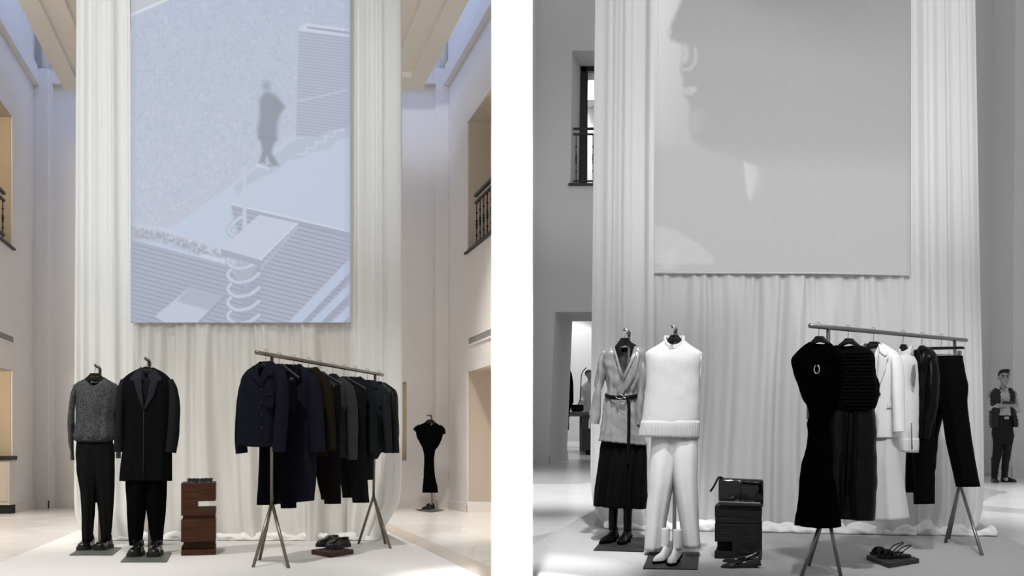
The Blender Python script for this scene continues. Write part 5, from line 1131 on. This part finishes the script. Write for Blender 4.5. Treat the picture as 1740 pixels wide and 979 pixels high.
for px in (1584, 1630.5): bm = B(); q = f.L(px, 600.5); box(bm, q.x-.012, q.x+.012, -.016, .016, q.z-.03, q.z+.022); O('clip', bm, 'gsteel', t, smooth=False, bevel=.003)
# 1 cowl dress
f = FRR[0]
t, lf = cloth('cowl_dress', 'long black cowl neck dress with silver ring pendant, front of the womenswear rack', 'dress', f,
    [(584, 1379, 1407, .05), (590, 1370, 1415, .08), (600, 1359, 1423, .10), (613, 1350, 1428, .11), (626, 1354, 1428, .12), (646, 1360, 1427, .12), (672, 1367, 1422, .11), (696, 1378, 1414, .095), (706, 1380, 1410, .09), (720, 1376, 1403, .085), (734, 1378.5, 1402.5, .085), (745, 1378.5, 1404.5, .09), (800, 1369.5, 1408, .12), (850, 1364.5, 1415, .15), (893, 1361, 1420, .18)], 'gblack',
    neck=(1393, 13, 6, 'o'), folds=(.014, 3, 2), ft=.15, wr=(.012, 9), seed=51, n=64, tilt=4,
    plates=[('cowl_fold', [(1382, 586), (1374, 598), (1384, 614), (1396, 617), (1411, 607), (1412, 592), (1404, 588), (1402, 600), (1392, 606), (1386, 598)], .02, 'gblack'), ('cap_sleeve', [(1359, 600), (1348, 611), (1354, 622), (1360, 615)], .0, 'gblack'), ('cap_sleeve', [(1420, 598), (1430, 615), (1421, 617), (1416, 606)], .012, 'gblack')])
bm = B(); plate(f, bm, [(1371, 678), (1374, 690), (1381, 703), (1372, 713), (1370.3, 713)], lambda a, b2: .05, 0); O('lining', bm, 'lining', t, label='grey lining')
bm = B(); q = f.L(1388, 627.5, lf.front(1388, 627)-.016); rod(bm, [q+Vector((.019*math.cos(a), 0, .029*math.sin(a))) for a in [PI*.62+2*PI*.9*i/22 for i in range(23)]], .0032, 8)
O('ring_pendant', bm, 'chrome', t); bm = B(); rod(bm, [q+Vector((0, .004, .03)), f.L(1389, 610, lf.front(1389, 610)-.024)], .0015, 6); O('cord', bm, 'gblack', t)
# 2 ruffled top and leather skirt
f = FRR[1]
t, lf = cloth('ruffled_top', 'black sleeveless ruffled top, second on the womenswear rack', 'top', f,
    [(587, 1421, 1464, .05), (592, 1413, 1473, .07), (600, 1406, 1482, .09), (612, 1403, 1485, .10), (632, 1402, 1484.5, .11), (650, 1399, 1489, .12), (663, 1398, 1491, .125), (680, 1400, 1488.5, .125), (692, 1403, 1484, .115), (699, 1406, 1481, .10)], 'gtext',
    neck=(1442, 17, 8, 'o'), folds=(.006, 4, 2), wr=(.012, 16), seed=54, n=70)
bm = B(); rows = []
for k in range(17):
    v = 600+k*5.9; pts = []
    for i in range(36):
        u = i/35; px = lf.xl(v)+(lf.xr(v)-lf.xl(v))*(.02+.96*u); pts.append(f.L(px, v+.7*math.sin(u*40+k*2), lf.front(px, v)-.006))
    rod(bm, pts, .010, 6, flat=((0, 1, 0), .7))
O('ruffle_rows', bm, 'gtext', t)
f2 = FRR[1]
t = T('leather_skirt', 'black leather pencil skirt with front slit below the ruffled top', 'skirt', f2)
lf = Loft(f2, [(684, 1408, 1483, .09), (712, 1404, 1486.5, .11), (740, 1403, 1487.5, .115), (800, 1404, 1486.5, .115), (881, 1407, 1484, .115)], folds=(.016, 3, 2), foldtop=.5, tilt=4)
bm = B(); lf.build(bm, 50, 60, (.010, 7), 5); O('skirt_leather', bm, 'gleath', t, solid=.004)
bm = B(); plate(f2, bm, [(1404, 767), (1440, 770), (1487, 774), (1487, 775.2), (1440, 771.4), (1404, 768.4)], lf.front, .012); O('cross_seam', bm, 'gleath', t)
bm = B(); plate(f2, bm, [(1441.5, 700), (1443, 700), (1434, 878), (1432, 878)], lf.front, .010); O('front_seam', bm, 'gblack', t)
# 3 white blazer and skirt
f = FRR[2]
t, lf = cloth('blazer', 'white tailored blazer with one button, third on the womenswear rack', 'jacket', f,
    [(583, 1470, 1499, .05), (590, 1460, 1510, .07), (600, 1452, 1524, .09), (612, 1448, 1529, .10), (640, 1450, 1529, .105), (670, 1450, 1527, .11), (700, 1448, 1527, .115), (730, 1449, 1527, .12), (745, 1452, 1526.5, .115)], 'wblaz',
    sleeves=[[(1453, 606, 7, .06, .03), (1449, 650, 8, .06, .03), (1448, 732, 8, .05, .03)], [(1522, 606, 7, .06, -.01), (1527.5, 628, 8.5, .07, -.03), (1531, 662, 9, .07, -.05), (1533, 700, 9.5, .065, -.06), (1534.4, 733.5, 9.8, .055, -.07)]],
    neck=(1485, 14, 82, 'v'), folds=(.004, 2, 1), ft=0, seed=57, wr=(.004, 6), n=56, tilt=-1,
    plates=[('lapel', [(1494.5, 585), (1503, 594), (1510, 607), (1506.5, 612), (1504, 628), (1496, 650), (1489.5, 667), (1488, 660), (1491, 630), (1492, 606)], .014, 'wblaz'), ('collar', [(1492.5, 584), (1499, 587), (1509, 602), (1504, 606), (1494, 598)], .022, 'wblaz'), ('pocket_welt', [(1507, 687), (1520, 685.6), (1520, 688), (1507, 689.5)], .008, 'wblaz')],
    buttons=[(1493.5, 669.5, .013)])
t = T('flared_skirt', 'white A-line skirt below the white blazer', 'skirt', f)
bm = B(); Loft(f, [(690, 1468, 1520, .06), (735, 1462, 1524, .08), (790, 1458, 1528, .13), (883, 1452, 1541.5, .17)], folds=(.010, 3, 1), foldtop=.2, tilt=0).build(bm, 36, 56, (.004, 7), 6); O('skirt_cloth', bm, 'wcloth', t, solid=.004)
# 4 knit vest
f = FRR[3]
t, lf = cloth('knit_vest', 'white turtleneck knit vest seen from its side, fourth on the womenswear rack', 'vest', f,
    [(600, 1526, 1548, .06), (607, 1519, 1553, .09), (617, 1512, 1556, .11), (640, 1510, 1557.5, .12), (700, 1508, 1557.8, .125), (750, 1506, 1556.5, .13), (763, 1505, 1555.5, .13)], 'wknitb',
    neck=(1536, 9, 6, 'o'), folds=(.006, 3, 2), seed=60, wr=(.008, 8), tilt=5)
bm = B(); ring = []
for k, (v0, hw, d_, dip) in enumerate(((607, 12.5, .07, 5), (598, 12, .066, 7), (590, 11, .06, 9), (587.5, 9.5, .055, 10), (590, 8, .048, 10), (597, 7.5, .045, 8))):
    rr = []
    for i in range(48):
        a = 2*PI*i/48; rb = 1+.025*math.cos(i*PI)*(1 if k < 4 else 0); q = f.L(1538+hw*rb*math.cos(a)+k*.5, v0+dip*max(0, -math.sin(a))**1.1-2*math.cos(a)); rr.append(bm.verts.new((q.x, d_*rb*math.sin(a), q.z)))
    ring.append(rr)
for k in range(5):
    for i in range(48): bm.faces.new((ring[k][i], ring[k][(i+1) % 48], ring[k+1][(i+1) % 48], ring[k+1][i]))
O('turtleneck', bm, 'wribb', t, solid=.008)
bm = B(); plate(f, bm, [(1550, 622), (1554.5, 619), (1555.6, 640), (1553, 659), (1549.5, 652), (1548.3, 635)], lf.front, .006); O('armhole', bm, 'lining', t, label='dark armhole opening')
bm = B(); Loft(f, [(745, 1505.5, 1557.4, .140), (756, 1504.5, 1557, .148), (764.5, 1504, 1556.3, .148)], tilt=5).build(bm, 6, 90, (.002, 8)); O('hem_rib', bm, 'wribb', t, solid=.008)
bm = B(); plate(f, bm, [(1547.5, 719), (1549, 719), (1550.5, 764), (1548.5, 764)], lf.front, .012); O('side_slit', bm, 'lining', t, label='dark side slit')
# 5 leather jacket
f = FRR[4]
t, lf = cloth('leather_jacket', 'black leather jacket with pointed collar, fifth on the womenswear rack', 'jacket', f,
    [(591, 1559, 1578, .05), (597, 1554, 1586, .07), (606, 1549, 1591, .09), (622, 1546, 1592, .10), (660, 1546, 1590, .11), (700, 1546, 1588, .11), (742, 1547, 1586, .105)], 'gleath',
    sleeves=[[(1550, 612, 6, .05, .03), (1547, 660, 7, .05, .03), (1546, 738, 7, .05, .03)], [(1584, 611, 6, .055, -.01), (1588.5, 632, 8, .065, -.03), (1590, 665, 9.5, .07, -.05), (1586, 705, 10, .065, -.06), (1577.5, 745, 10, .055, -.07)]],
    neck=(1567, 9, 28, 'v'), seed=63, wr=(.010, 10), folds=(.006, 2, 1),
    plates=[('collar', [(1573, 591), (1581, 596), (1584, 606), (1578, 611), (1573, 622), (1569, 630), (1567, 618), (1571, 604)], .014, 'gleath'), ('collar', [(1558, 594), (1562, 592), (1565, 606), (1566, 626), (1559, 612), (1555, 602)], .012, 'gleath')])
trousers('leather_trousers', 'black straight trousers hanging below the leather jacket', f,
    [(690, 1541, 1588, .08), (720, 1540, 1589, .09), (760, 1539, 1590, .09)], [(735, 1540, 1563, .08), (790, 1538, 1561, .075), (837, 1537.3, 1558, .07)], [(735, 1555, 1590, .08), (790, 1556, 1590.5, .08), (856, 1556.5, 1589.5, .08)], 'gskirt', dyL=.03, dyR=-.03, seed=9)
# 6 clipped trousers
f = FRR[5]
t = trousers('black_trousers', 'black straight-leg trousers clipped at the far end of the womenswear rack', f,
    [(605, 1581, 1635.5, .04), (614, 1580, 1637, .06), (640, 1577, 1641, .08), (680, 1576, 1644.5, .09), (712, 1576, 1646, .08)],
    [(660, 1575.5, 1607, .085), (697, 1572, 1602, .085), (740, 1566, 1592, .08), (800, 1562, 1586, .075)], [(660, 1596, 1643, .085), (697, 1602.5, 1645.5, .085), (740, 1609, 1650.5, .08), (827, 1627.5, 1666.5, .08)], 'gskirt', band=6, dyL=.02, dyR=-.02, seed=12)
lf = Loft(f, [(605, 1581, 1635.5, .04), (614, 1580, 1637, .06), (640, 1577, 1641, .08)])
bm = B(); plate(f, bm, [(1602, 612), (1603.3, 612), (1603, 640), (1601.6, 640)], lf.front, .012); O('fly_seam', bm, 'gblack', t)

# plinth with sandals
fq = Fr(RR, 1509.7, 968); t = T('shoe_plinth', 'low dark slab on the grey carpet carrying the black sandals', 'plinth', fq)
c3 = [fq.floor(1472, 953), fq.floor(1509.7, 968), fq.floor(1562, 959)]; c3.append(c3[0]+c3[2]-c3[1])
bm = B(); slab(bm, [p_+Vector((0, 0, .0095)) for p_ in c3], (0, 0, .034)); O('slab', bm, 'gplate', t, smooth=False, bevel=.003)
def sandal(label, px, v, yaw, fl):
    b_ = fq.floor(px, v); o2 = Fr(RR, px, v, fq.Y, fq.a+yaw); ca, sa = math.cos(fq.a), math.sin(fq.a)
    o2.o = fq.o+Vector((b_.x*ca-b_.y*sa, b_.x*sa+b_.y*ca, c3[0].z+.044)); t = T('sandal', label, 'sandal', o2, 'black strappy sandals on the dark slab')
    L_ = .26; ws = pchip([0, .1, .3, .5, .75, .93, 1], [.025, .033, .033, .031, .044, .034, .012])
    ring = [(ws(i/24), .02-L_*i/24) for i in range(25)]+[(-ws(i/24), .02-L_*i/24) for i in range(24, -1, -1)]
    bm = B(); slab(bm, [(x, y, 0) for x, y in ring], (0, 0, .020)); O('sole', bm, 'bleather', t, smooth=False)
    for k, (ya, yb) in enumerate(((-.13, -.20), (-.20, -.13), (-.165, -.165))):
        bm = B(); rod(bm, smooth_path([(-.043, ya, .016), (-.028, ya*.75+yb*.25, .046), (0, (ya+yb)/2, .058), (.028, yb*.75+ya*.25, .046), (.043, yb, .016)], 5), .014, 10, flat=((0, 0, 1), .45)); O('strap', bm, 'leath', t)
    bm = B(); rod(bm, smooth_path([(-.034, -.075, .018), (-.036, -.03, .06), (-.02, .022, .085), (0, .03, .088), (.02, .022, .085), (.036, -.03, .06), (.034, -.075, .018)], 5), .0045, 8); O('heel_strap', bm, 'leath', t)
sandal('black strappy sandal, rear one on the dark slab', 1528, 950.5, -1.18, 1)
sandal('black strappy sandal, front one on the dark slab', 1541, 956.5, -1.18, -1)

# ================================================================== people and the room beyond
def skin_body(name, joints, edges, parent, m, vox=.011, extra=None, root=0):
    """joints: (x, y, z, radius); one continuous surface"""
    me = bpy.data.meshes.new(name); me.from_pydata([j[:3] for j in joints], edges, []); me.update(); o = bpy.data.objects.new(name, me); COL.objects.link(o)
    md = o.modifiers.new('skin', 'SKIN'); md.use_smooth_shade = True
    for i, j in enumerate(joints):
        r = j[3]; me.skin_vertices[0].data[i].radius = r if isinstance(r, tuple) else (r, r)
    me.skin_vertices[0].data[root].use_root = True
    s = o.modifiers.new('smooth', 'SUBSURF'); s.levels = 2; s.render_levels = 2
    dg = bpy.context.evaluated_depsgraph_get(); m2 = bpy.data.meshes.new_from_object(o.evaluated_get(dg)); o.modifiers.clear(); bpy.data.objects.remove(o)
    bm = B(); bm.from_mesh(m2)
    if extra: extra(bm)
    o = O(name, bm, m, parent); md = o.modifiers.new('join', 'REMESH'); md.mode = 'VOXEL'; md.voxel_size = vox; md.use_smooth_shade = True
    s = o.modifiers.new('relax', 'SMOOTH'); s.factor = .5; s.iterations = 3
    return o
def head(bm, c, s, yaw=0, pitch=0):
    """a face looking along -y: skull, jaw, nose, brow, lips, ears"""
    R = Matrix.Translation(c) @ Matrix.Rotation(yaw, 4, 'Z') @ Matrix.Rotation(pitch, 4, 'X')
    def e(x, y, z, rx, ry, rz): bmesh.ops.create_uvsphere(bm, u_segments=20, v_segments=14, radius=1, matrix=R @ Matrix.Translation((x*s, y*s, z*s)) @ Matrix.Diagonal((rx*s, ry*s, rz*s, 1)))
    e(0, .012, .035, .076, .094, .088); e(0, -.022, -.035, .060, .066, .080); e(0, -.045, -.085, .036, .040, .030)
    e(0, -.094, -.020, .014, .022, .026); e(0, -.084, .008, .009, .014, .026)
    for sx in (-1, 1): e(sx*.078, .012, -.010, .010, .020, .032); e(sx*.030, -.074, .022, .022, .014, .008); e(sx*.042, -.052, -.030, .024, .028, .024)
    e(0, -.084, -.058, .022, .012, .006); e(0, -.083, -.066, .018, .011, .006)
def hand(J, E, w, palm, fingers_dir, thumb_dir, curl, rw, s=1.0):
    """adds a palm and five separate bent fingers to joint lists, from wrist index w"""
    a = Vector(J[w][:3]); pd = Vector(palm).normalized(); td = Vector(thumb_dir).normalized(); cd = Vector(curl).normalized()
    pc = a+pd*.045*s; J.append((*pc, (.030*s, .018*s))); ip = len(J)-1; E.append((w, ip))
    for k, (off, ln) in enumerate(((-.030, .068), (-.010, .078), (.010, .072), (.030, .056))):
        b0 = pc+pd*.035*s-td*off*s*-1*-1; d1 = (Vector(fingers_dir)*1.0).normalized(); b1 = b0+d1*ln*.5*s; b2 = b1+(d1*.45+cd*.9).normalized()*ln*.5*s
        i0 = len(J); J += [(*b0, .0095*s), (*b1, .0085*s), (*b2, .0075*s)]; E += [(ip, i0), (i0, i0+1), (i0+1, i0+2)]
    t0 = pc-pd*.015*s+td*.028*s; t1 = t0+(td*.7+pd*.7).normalized()*.035*s; t2 = t1+(pd*.9+cd*.4).normalized()*.03*s
    i0 = len(J); J += [(*t0, .012*s), (*t1, .010*s), (*t2, .008*s)]; E += [(ip, i0), (i0, i0+1), (i0+1, i0+2)]

fm = Fr(RR, 1703, 821.5, 16.1); mm = fm.m
tm = T('person', 'man in quilted black vest and pale shirt standing by the drape holding a phone', 'person', fm)
def mp(px, v, y=0): q = fm.L(px, v); return (q.x, y, q.z)
J = [(*mp(1703, 738), (.15, .10)), (*mp(1702, 712), (.135, .095)), (*mp(1702, 685), (.16, .105)), (*mp(1703, 668), (.155, .09)), (*mp(1704, 660, .005), .058), (*mp(1705, 652, .0), .052)]
E = [(0, 1), (1, 2), (2, 3), (3, 4), (4, 5)]
# arms: shoulder, elbow, wrist
i = len(J); J += [(*mp(1684, 669, .01), .062), (*mp(1681, 695, .03), .048), (*mp(1695, 689.5, -.19), .032)]; E += [(3, i), (i, i+1), (i+1, i+2)]; wl = i+2
i = len(J); J += [(*mp(1723, 669, .01), .062), (*mp(1728, 697, .03), .048), (*mp(1718, 690, -.19), .032)]; E += [(3, i), (i, i+1), (i+1, i+2)]; wr_ = i+2
hand(J, E, wl, (.8, -.35, .12), (.8, -.45, .05), (.1, -.3, .9), (.3, .5, -.2), .03); hand(J, E, wr_, (-.8, -.35, .12), (-.8, -.45, .05), (-.1, -.3, .9), (-.3, .5, -.2), .03)
for (hp, kn, an, ft) in (((1692, 742), (1690, 780), (1688, 812), (1688, 818)), ((1713, 742), (1708.5, 780), (1705.5, 810), (1709, 816))):
    i = len(J); J += [(*mp(*hp), .075), (*mp(*kn, -.01), .05), (*mp(*an, .02), .036), (*mp(*ft, -.10), .030)]; E += [(0, i), (i, i+1), (i+1, i+2), (i+2, i+3)]
hc = Vector(mp(1705.5, 642.5, -.02))
skin_body('body', J, E, tm, 'skin', .0085, lambda bm: head(bm, hc, 1.02, .05, .05))
bm = B(); bmesh.ops.create_uvsphere(bm, u_segments=24, v_segments=16, radius=1, matrix=Matrix.Translation(hc+Vector((0, .022, .052))) @ Matrix.Diagonal((.085, .100, .088, 1)))
bmesh.ops.delete(bm, geom=[q for q in bm.verts if (q.co.z-hc.z < .056 and q.co.y-hc.y < -.035) or q.co.z-hc.z < -.03], context='VERTS'); ball(bm, hc+Vector((.02, -.055, .112)), .05, (1.25, .8, .5)); ball(bm, hc+Vector((-.035, -.045, .10)), .04, (1, .8, .5))
wrinkle(bm, .006, 40, 1); O('hair', bm, 'hair', tm, solid=.006)
for sx in (-1, 1):
    bm = B(); ball(bm, hc+Vector((sx*.031, -.086, .012)), .010, (1.5, .5, .7)); rod(bm, [hc+Vector((sx*.014, -.088, .032)), hc+Vector((sx*.032, -.092, .037)), hc+Vector((sx*.052, -.078, .030))], .0045, 6); O('eye_and_brow', bm, 'hair', tm)
# shirt with sleeves
bm = B(); ls = Loft(fm, [(660, 1696, 1713, .07), (666, 1688, 1719, .10), (674, 1684, 1724, .125), (700, 1684, 1722, .135), (714, 1686, 1719, .13)], neck=(1704.5, 6, 10, 'v'), folds=(.008, 4, 1)); ls.build(bm, 26, 36, (.008, 12), 2)
O('shirt', bm, 'mshirt', tm, solid=.004)
for pts in ([(1686, 669, 4.5, .062, .01), (1681.5, 680, 4.8, .060, .02), (1680.5, 694, 5.0, .058, .02)], [(1722, 669, 4.5, .062, .01), (1727.5, 682, 4.8, .060, .02), (1729, 696, 4.8, .058, .02)]):
    bm = B(); sleeve(fm, bm, pts, k=4); wrinkle(bm, .006, 14, 2); O('shirt_sleeve', bm, 'mshirt', tm)
for a, b2 in (((1680.5, 694, .03), (1693.5, 689.5, -.165)), ((1728.7, 697, .03), (1719.5, 690.5, -.165))):
    bm = B(); rod(bm, smooth_path([mp(*a), mp((a[0]+b2[0])/2, (a[1]+b2[1])/2+1.5, (a[2]+b2[2])/2), mp(*b2)], 5), [.054-.0016*i for i in range(11)], 14); wrinkle(bm, .008, 16, 5); O('shirt_sleeve', bm, 'mshirt', tm)
bm = B()
for poly in ([(1697, 656.5), (1694, 660), (1701, 671), (1704, 669)], [(1712, 656.5), (1714, 660), (1707, 671), (1704.5, 669)]): plate(fm, bm, poly, lambda a, b2: -.10, 0, .008, 1)
O('shirt_collar', bm, 'mshirt', tm)
# vest: two quilted fronts and the back
def vestpart(rows, seed):
    bm = B(); Loft(fm, rows, p=2.2).build(bm, 60, 30, (.004, 14), seed)
    bm.normal_update()
    for q in bm.verts: q.co = q.co+q.normal*.010*abs(math.sin(q.co.z*PI/.062))
    return bm
O('vest', vestpart([(658.5, 1691, 1702, .08), (664, 1684, 1702.5, .12), (672, 1680, 1702.5, .145), (684, 1681, 1702, .16), (700, 1681.5, 1699.5, .17), (716, 1681, 1698, .175), (727, 1683, 1697, .16)], 1), 'puffer', tm)
O('vest', vestpart([(658.5, 1707, 1718, .08), (664, 1709.5, 1723, .12), (672, 1710, 1726, .145), (684, 1710, 1724.5, .16), (700, 1712.5, 1726, .17), (716, 1714.5, 1730, .175), (726, 1716.5, 1730, .16)], 2), 'puffer', tm)
O('vest', vestpart([(659, 1694, 1715, .05, .06), (672, 1684, 1724, .06, .07), (700, 1684, 1724, .06, .08), (725, 1685, 1727, .06, .08)], 3), 'puffer', tm)
bm = B(); Loft(fm, [(706.5, 1688, 1719, .145), (720, 1687, 1720, .15), (740, 1685, 1722, .15), (756, 1686, 1720, .11)], folds=(.006, 3, 1)).build(bm, 12, 30, (.006, 10), 1)
Loft(fm, [(738, 1685, 1704.5, .125), (765, 1685.5, 1703, .11), (790, 1684.5, 1698, .095), (814, 1684, 1694.5, .085)], p=2.1, folds=(.006, 2, 1)).build(bm, 26, 24, (.008, 12), 3)
Loft(fm, [(738, 1703.5, 1723, .125), (762, 1704, 1719, .11), (785, 1702.5, 1714.5, .095), (812, 1701.5, 1711.5, .085)], p=2.1, folds=(.006, 2, 2)).build(bm, 26, 24, (.008, 12), 5); O('trousers', bm, 'gtrous', tm)
bm = B(); q = fm.L(1706.5, 710.5); box(bm, q.x-.035, q.x+.035, -.168, -.14, q.z-.022, q.z+.022); O('belt_buckle', bm, 'buckle', tm, smooth=False, bevel=.004)
bm = B(); rod(bm, [mp(1719.2, 690.5, -.165), mp(1718.2, 690, -.18)], .038, 12); O('wristwatch', bm, 'buckle', tm)
for px, v, yw, lb in ((1688.5, 819.5, .05, 'a'), (1706.5, 819, .62, 'b')):
    q = fm.floor(px, v); bm = B(); ca, sa = math.cos(yw), math.sin(yw); n = 18; rings = []
    ws = pchip([0, .05, .25, .5, .75, .93, 1], [.02, .034, .038, .036, .048, .035, .012]); hs = pchip([0, .1, .3, .5, .75, .95, 1], [.07, .095, .095, .075, .055, .04, .02])
    for i in range(n+1):
        u = i/n; y = .06-.29*u; rr = []
        for j in range(12):
            a = 2*PI*j/12; x = ws(u)*math.cos(a); z_ = max(0, hs(u)*math.sin(a)); rr.append(bm.verts.new((q.x+x*ca-y*sa*-1*-1, q.y+x*sa+y*ca, q.z+.004+z_)))
        rings.append(rr)
    for i in range(n):
        for j in range(12): bm.faces.new((rings[i][j], rings[i][(j+1) % 12], rings[i+1][(j+1) % 12], rings[i+1][j]))
    bm.faces.new(rings[0]); bm.faces.new(rings[-1]); O('shoe', bm, 'bleather', tm)
fp_ = Fr(RR, 1706.5, 686, 16.1); ca, sa = math.cos(fp_.a), math.sin(fp_.a); fp_.o = fm.o+Vector((mp(1706.5, 686)[0]*ca+.262*sa, mp(1706.5, 686)[0]*sa-.262*ca, mp(1706.5, 686)[2]))
bm = B(); slab(bm, [(-.075, -.012, -.02), (.075, -.012, -.02), (.075, .028, .026), (-.075, .028, .026)], (0, -.006, .006))
tag(O('phone', bm, 'frame', smooth=False, fr=fp_, bevel=.003), 'dark phone held in both hands by the standing man', 'phone')

# room beyond the doorway
ft = Fr(RR, 1000, 768, 26.0, 0)
t = T('display_table', 'grey table in the far room beyond the grey doorway', 'table', ft)
def fl(px, v, d=0): return ft.L(px, v, d)
bm = B(); a, b2 = fl(968, 706), fl(1052, 706); box(bm, a.x, b2.x, -.2, 1.6, a.z, a.z+.09); O('tabletop', bm, 'gtable', t, smooth=False, bevel=.01)
zg0 = ft.fz(0, .3)
for px in (991, 1040):
    for yy in (.0, 1.3):
        bm = B(); q = fl(px, 700); box(bm, q.x, q.x+.14, yy, yy+.14, ft.fz(0, yy)+.001, a.z+.005); O('leg', bm, 'gtable', t, smooth=False)
fs = Fr(RR, 1000, 771, 25.2, 0); t = T('stool', 'dark block stool beside the far room table', 'stool', fs)
bm = B(); q = fs.L(988, 728); q2 = fs.L(1015, 728); box(bm, q.x, q2.x, -.2, .4, .09, q.z); O('seat_block', bm, 'stool', t, smooth=False, bevel=.01)
bm = B(); box(bm, q.x+.12, q2.x-.12, -.1, .3, fs.fz(0, 0)-.0, .10); O('base', bm, 'dark', t, smooth=False)
fbg = Fr(RR, 981, 699.5, 26.0, 0); fbg.o.z = ft.o.z+a.z+.092
t = T('handbag', 'black handbag with looped strap on the far room table', 'bag', fbg)
bm = B(); w_ = 10.5*fbg.m; hh = 12*fbg.m; 
box(bm, -w_, w_, -.1, .15, 0, hh); bmesh.ops.bevel(bm, geom=bm.edges[:], offset=.03, segments=3, affect='EDGES'); O('body', bm, 'bag', t)
bm = B(); slab(bm, [(-w_*.98, -.115, hh*.45), (w_*.98, -.115, hh*.45), (w_*.9, -.115, hh*.98), (-w_*.9, -.115, hh*.98)], (0, .02, 0)); O('flap', bm, 'gleath', t, smooth=False)
bm = B(); rod(bm, smooth_path([(w_*.1, 0, hh), (w_*.5, 0, hh+.16), (w_*.7, .05, hh+.75), (w_*1.5, .1, hh+.95)], 6), .012, 6); O('strap', bm, 'gleath', t)
fc_ = Fr(RR, 968, 745, 25.0, 0); t = T('dark_coat', 'black coat hanging just inside the far doorway', 'coat', fc_)
bm = B(); Loft(fc_, [(624, 956, 967.5, .10), (634, 950, 970.5, .16), (660, 949, 973, .18), (684, 949, 973.2, .18), (700, 950, 969, .18), (731, 950, 966.5, .19)], folds=(.03, 3, 1)).build(bm, 24, 30, (.02, 4), 1); O('coat_body', bm, 'gblack', t, solid=.01)
bm = B(); sleeve(fc_, bm, [(968, 634, 3, .07, -.1), (971, 655, 2.8, .07, -.12), (971.5, 685, 2.6, .06, -.12)]); O('sleeve', bm, 'gblack', t)
bm = B(); hq = fc_.L(966, 606); rod(bm, [fc_.L(962, 624), fc_.L(962, 610), fc_.L(966, 604)], .02, 8); O('hook', bm, 'gsteel', t)
# person behind the table
fw = Fr(RR, 1000, 754, 30.0, 0); t = T('person', 'dark haired person in a pale top standing behind the far room table', 'person', fw); k = fw.m
def wp(px, v, y=0): q = fw.L(px, v, y); return (q.x, y, q.z)
J = [(*wp(1000, 700), (.17, .12)), (*wp(1001, 684), (.15, .11)), (*wp(1001, 668), (.19, .12)), (*wp(1001, 656), (.17, .10)), (*wp(1001, 650), .065), (*wp(1002, 645), .06)]
E = [(0, 1), (1, 2), (2, 3), (3, 4), (4, 5)]
i = len(J); J += [(*wp(993, 657), .075), (*wp(990, 678, -.1), .06), (*wp(986, 686, -.38), .038)]; E += [(3, i), (i, i+1), (i+1, i+2)]; hand(J, E, i+2, (-.4, -.8, -.2), (-.4, -.8, -.3), (.8, -.3, .3), (0, .2, -.9), .03, 1.1)
i = len(J); J += [(*wp(1010, 657), .075), (*wp(1014, 678, -.1), .06), (*wp(1010, 688, -.38), .038)]; E += [(3, i), (i, i+1), (i+1, i+2)]; hand(J, E, i+2, (-.2, -.8, -.2), (-.2, -.8, -.3), (-.8, -.3, .3), (0, .2, -.9), .03, 1.1)
for hx, fx in ((995, 992), (1007, 1007)):
    i = len(J); J += [(*wp(hx, 706), .11), (*wp(fx+1, 728), .08), (*wp(fx, 749), .055), (*wp(fx-1, 753, -.14), .045)]; E += [(0, i), (i, i+1), (i+1, i+2), (i+2, i+3)]
hw_ = Vector(wp(1001, 637.5, -.02)); skin_body('body', J, E, t, 'skin', .014, lambda bm: head(bm, hw_, 1.2, .5, .2))
bm = B(); bmesh.ops.create_uvsphere(bm, u_segments=24, v_segments=16, radius=1, matrix=Matrix.Translation(hw_+Vector((-.01, .02, .05))) @ Matrix.Diagonal((.115, .125, .115, 1)))
bmesh.ops.delete(bm, geom=[q for q in bm.verts if q.co.y-hw_.y < -.05 and q.co.z-hw_.z < .06], context='VERTS'); ball(bm, hw_+Vector((-.02, .13, .02)), .07); O('hair', bm, 'hair', t, solid=.008)
bm = B(); Loft(fw, [(650, 996, 1006, .10), (655, 990, 1012, .14), (664, 988, 1014, .17), (684, 991, 1011, .17), (703, 991, 1011, .18)], folds=(.01, 3, 1)).build(bm, 20, 32, (.02, 5), 2); O('top', bm, 'lshirt', t)
for pts in ([wp(992, 657), wp(989.5, 678, -.1), wp(987, 684, -.32)], [wp(1011, 657), wp(1014.5, 678, -.1), wp(1011, 686, -.32)]): bm = B(); rod(bm, smooth_path(pts, 5), [.10-.003*i for i in range(11)], 14); wrinkle(bm, .014, 6, 3); O('top_sleeve', bm, 'lshirt', t)
bm = B(); Loft(fw, [(700, 991, 1011, .17), (714, 990, 1012, .17)]).build(bm, 6, 28, (.01, 5)); 
for xa_, xb_, fx in ((990, 1001, 991.5), (1001, 1012, 1007)): Loft(fw, [(706, xa_, xb_, .15), (728, fx-4, fx+5, .12), (750, fx-3.5, fx+3.5, .10)]).build(bm, 14, 20, (.012, 6))
O('trousers', bm, 'gtrous', t)
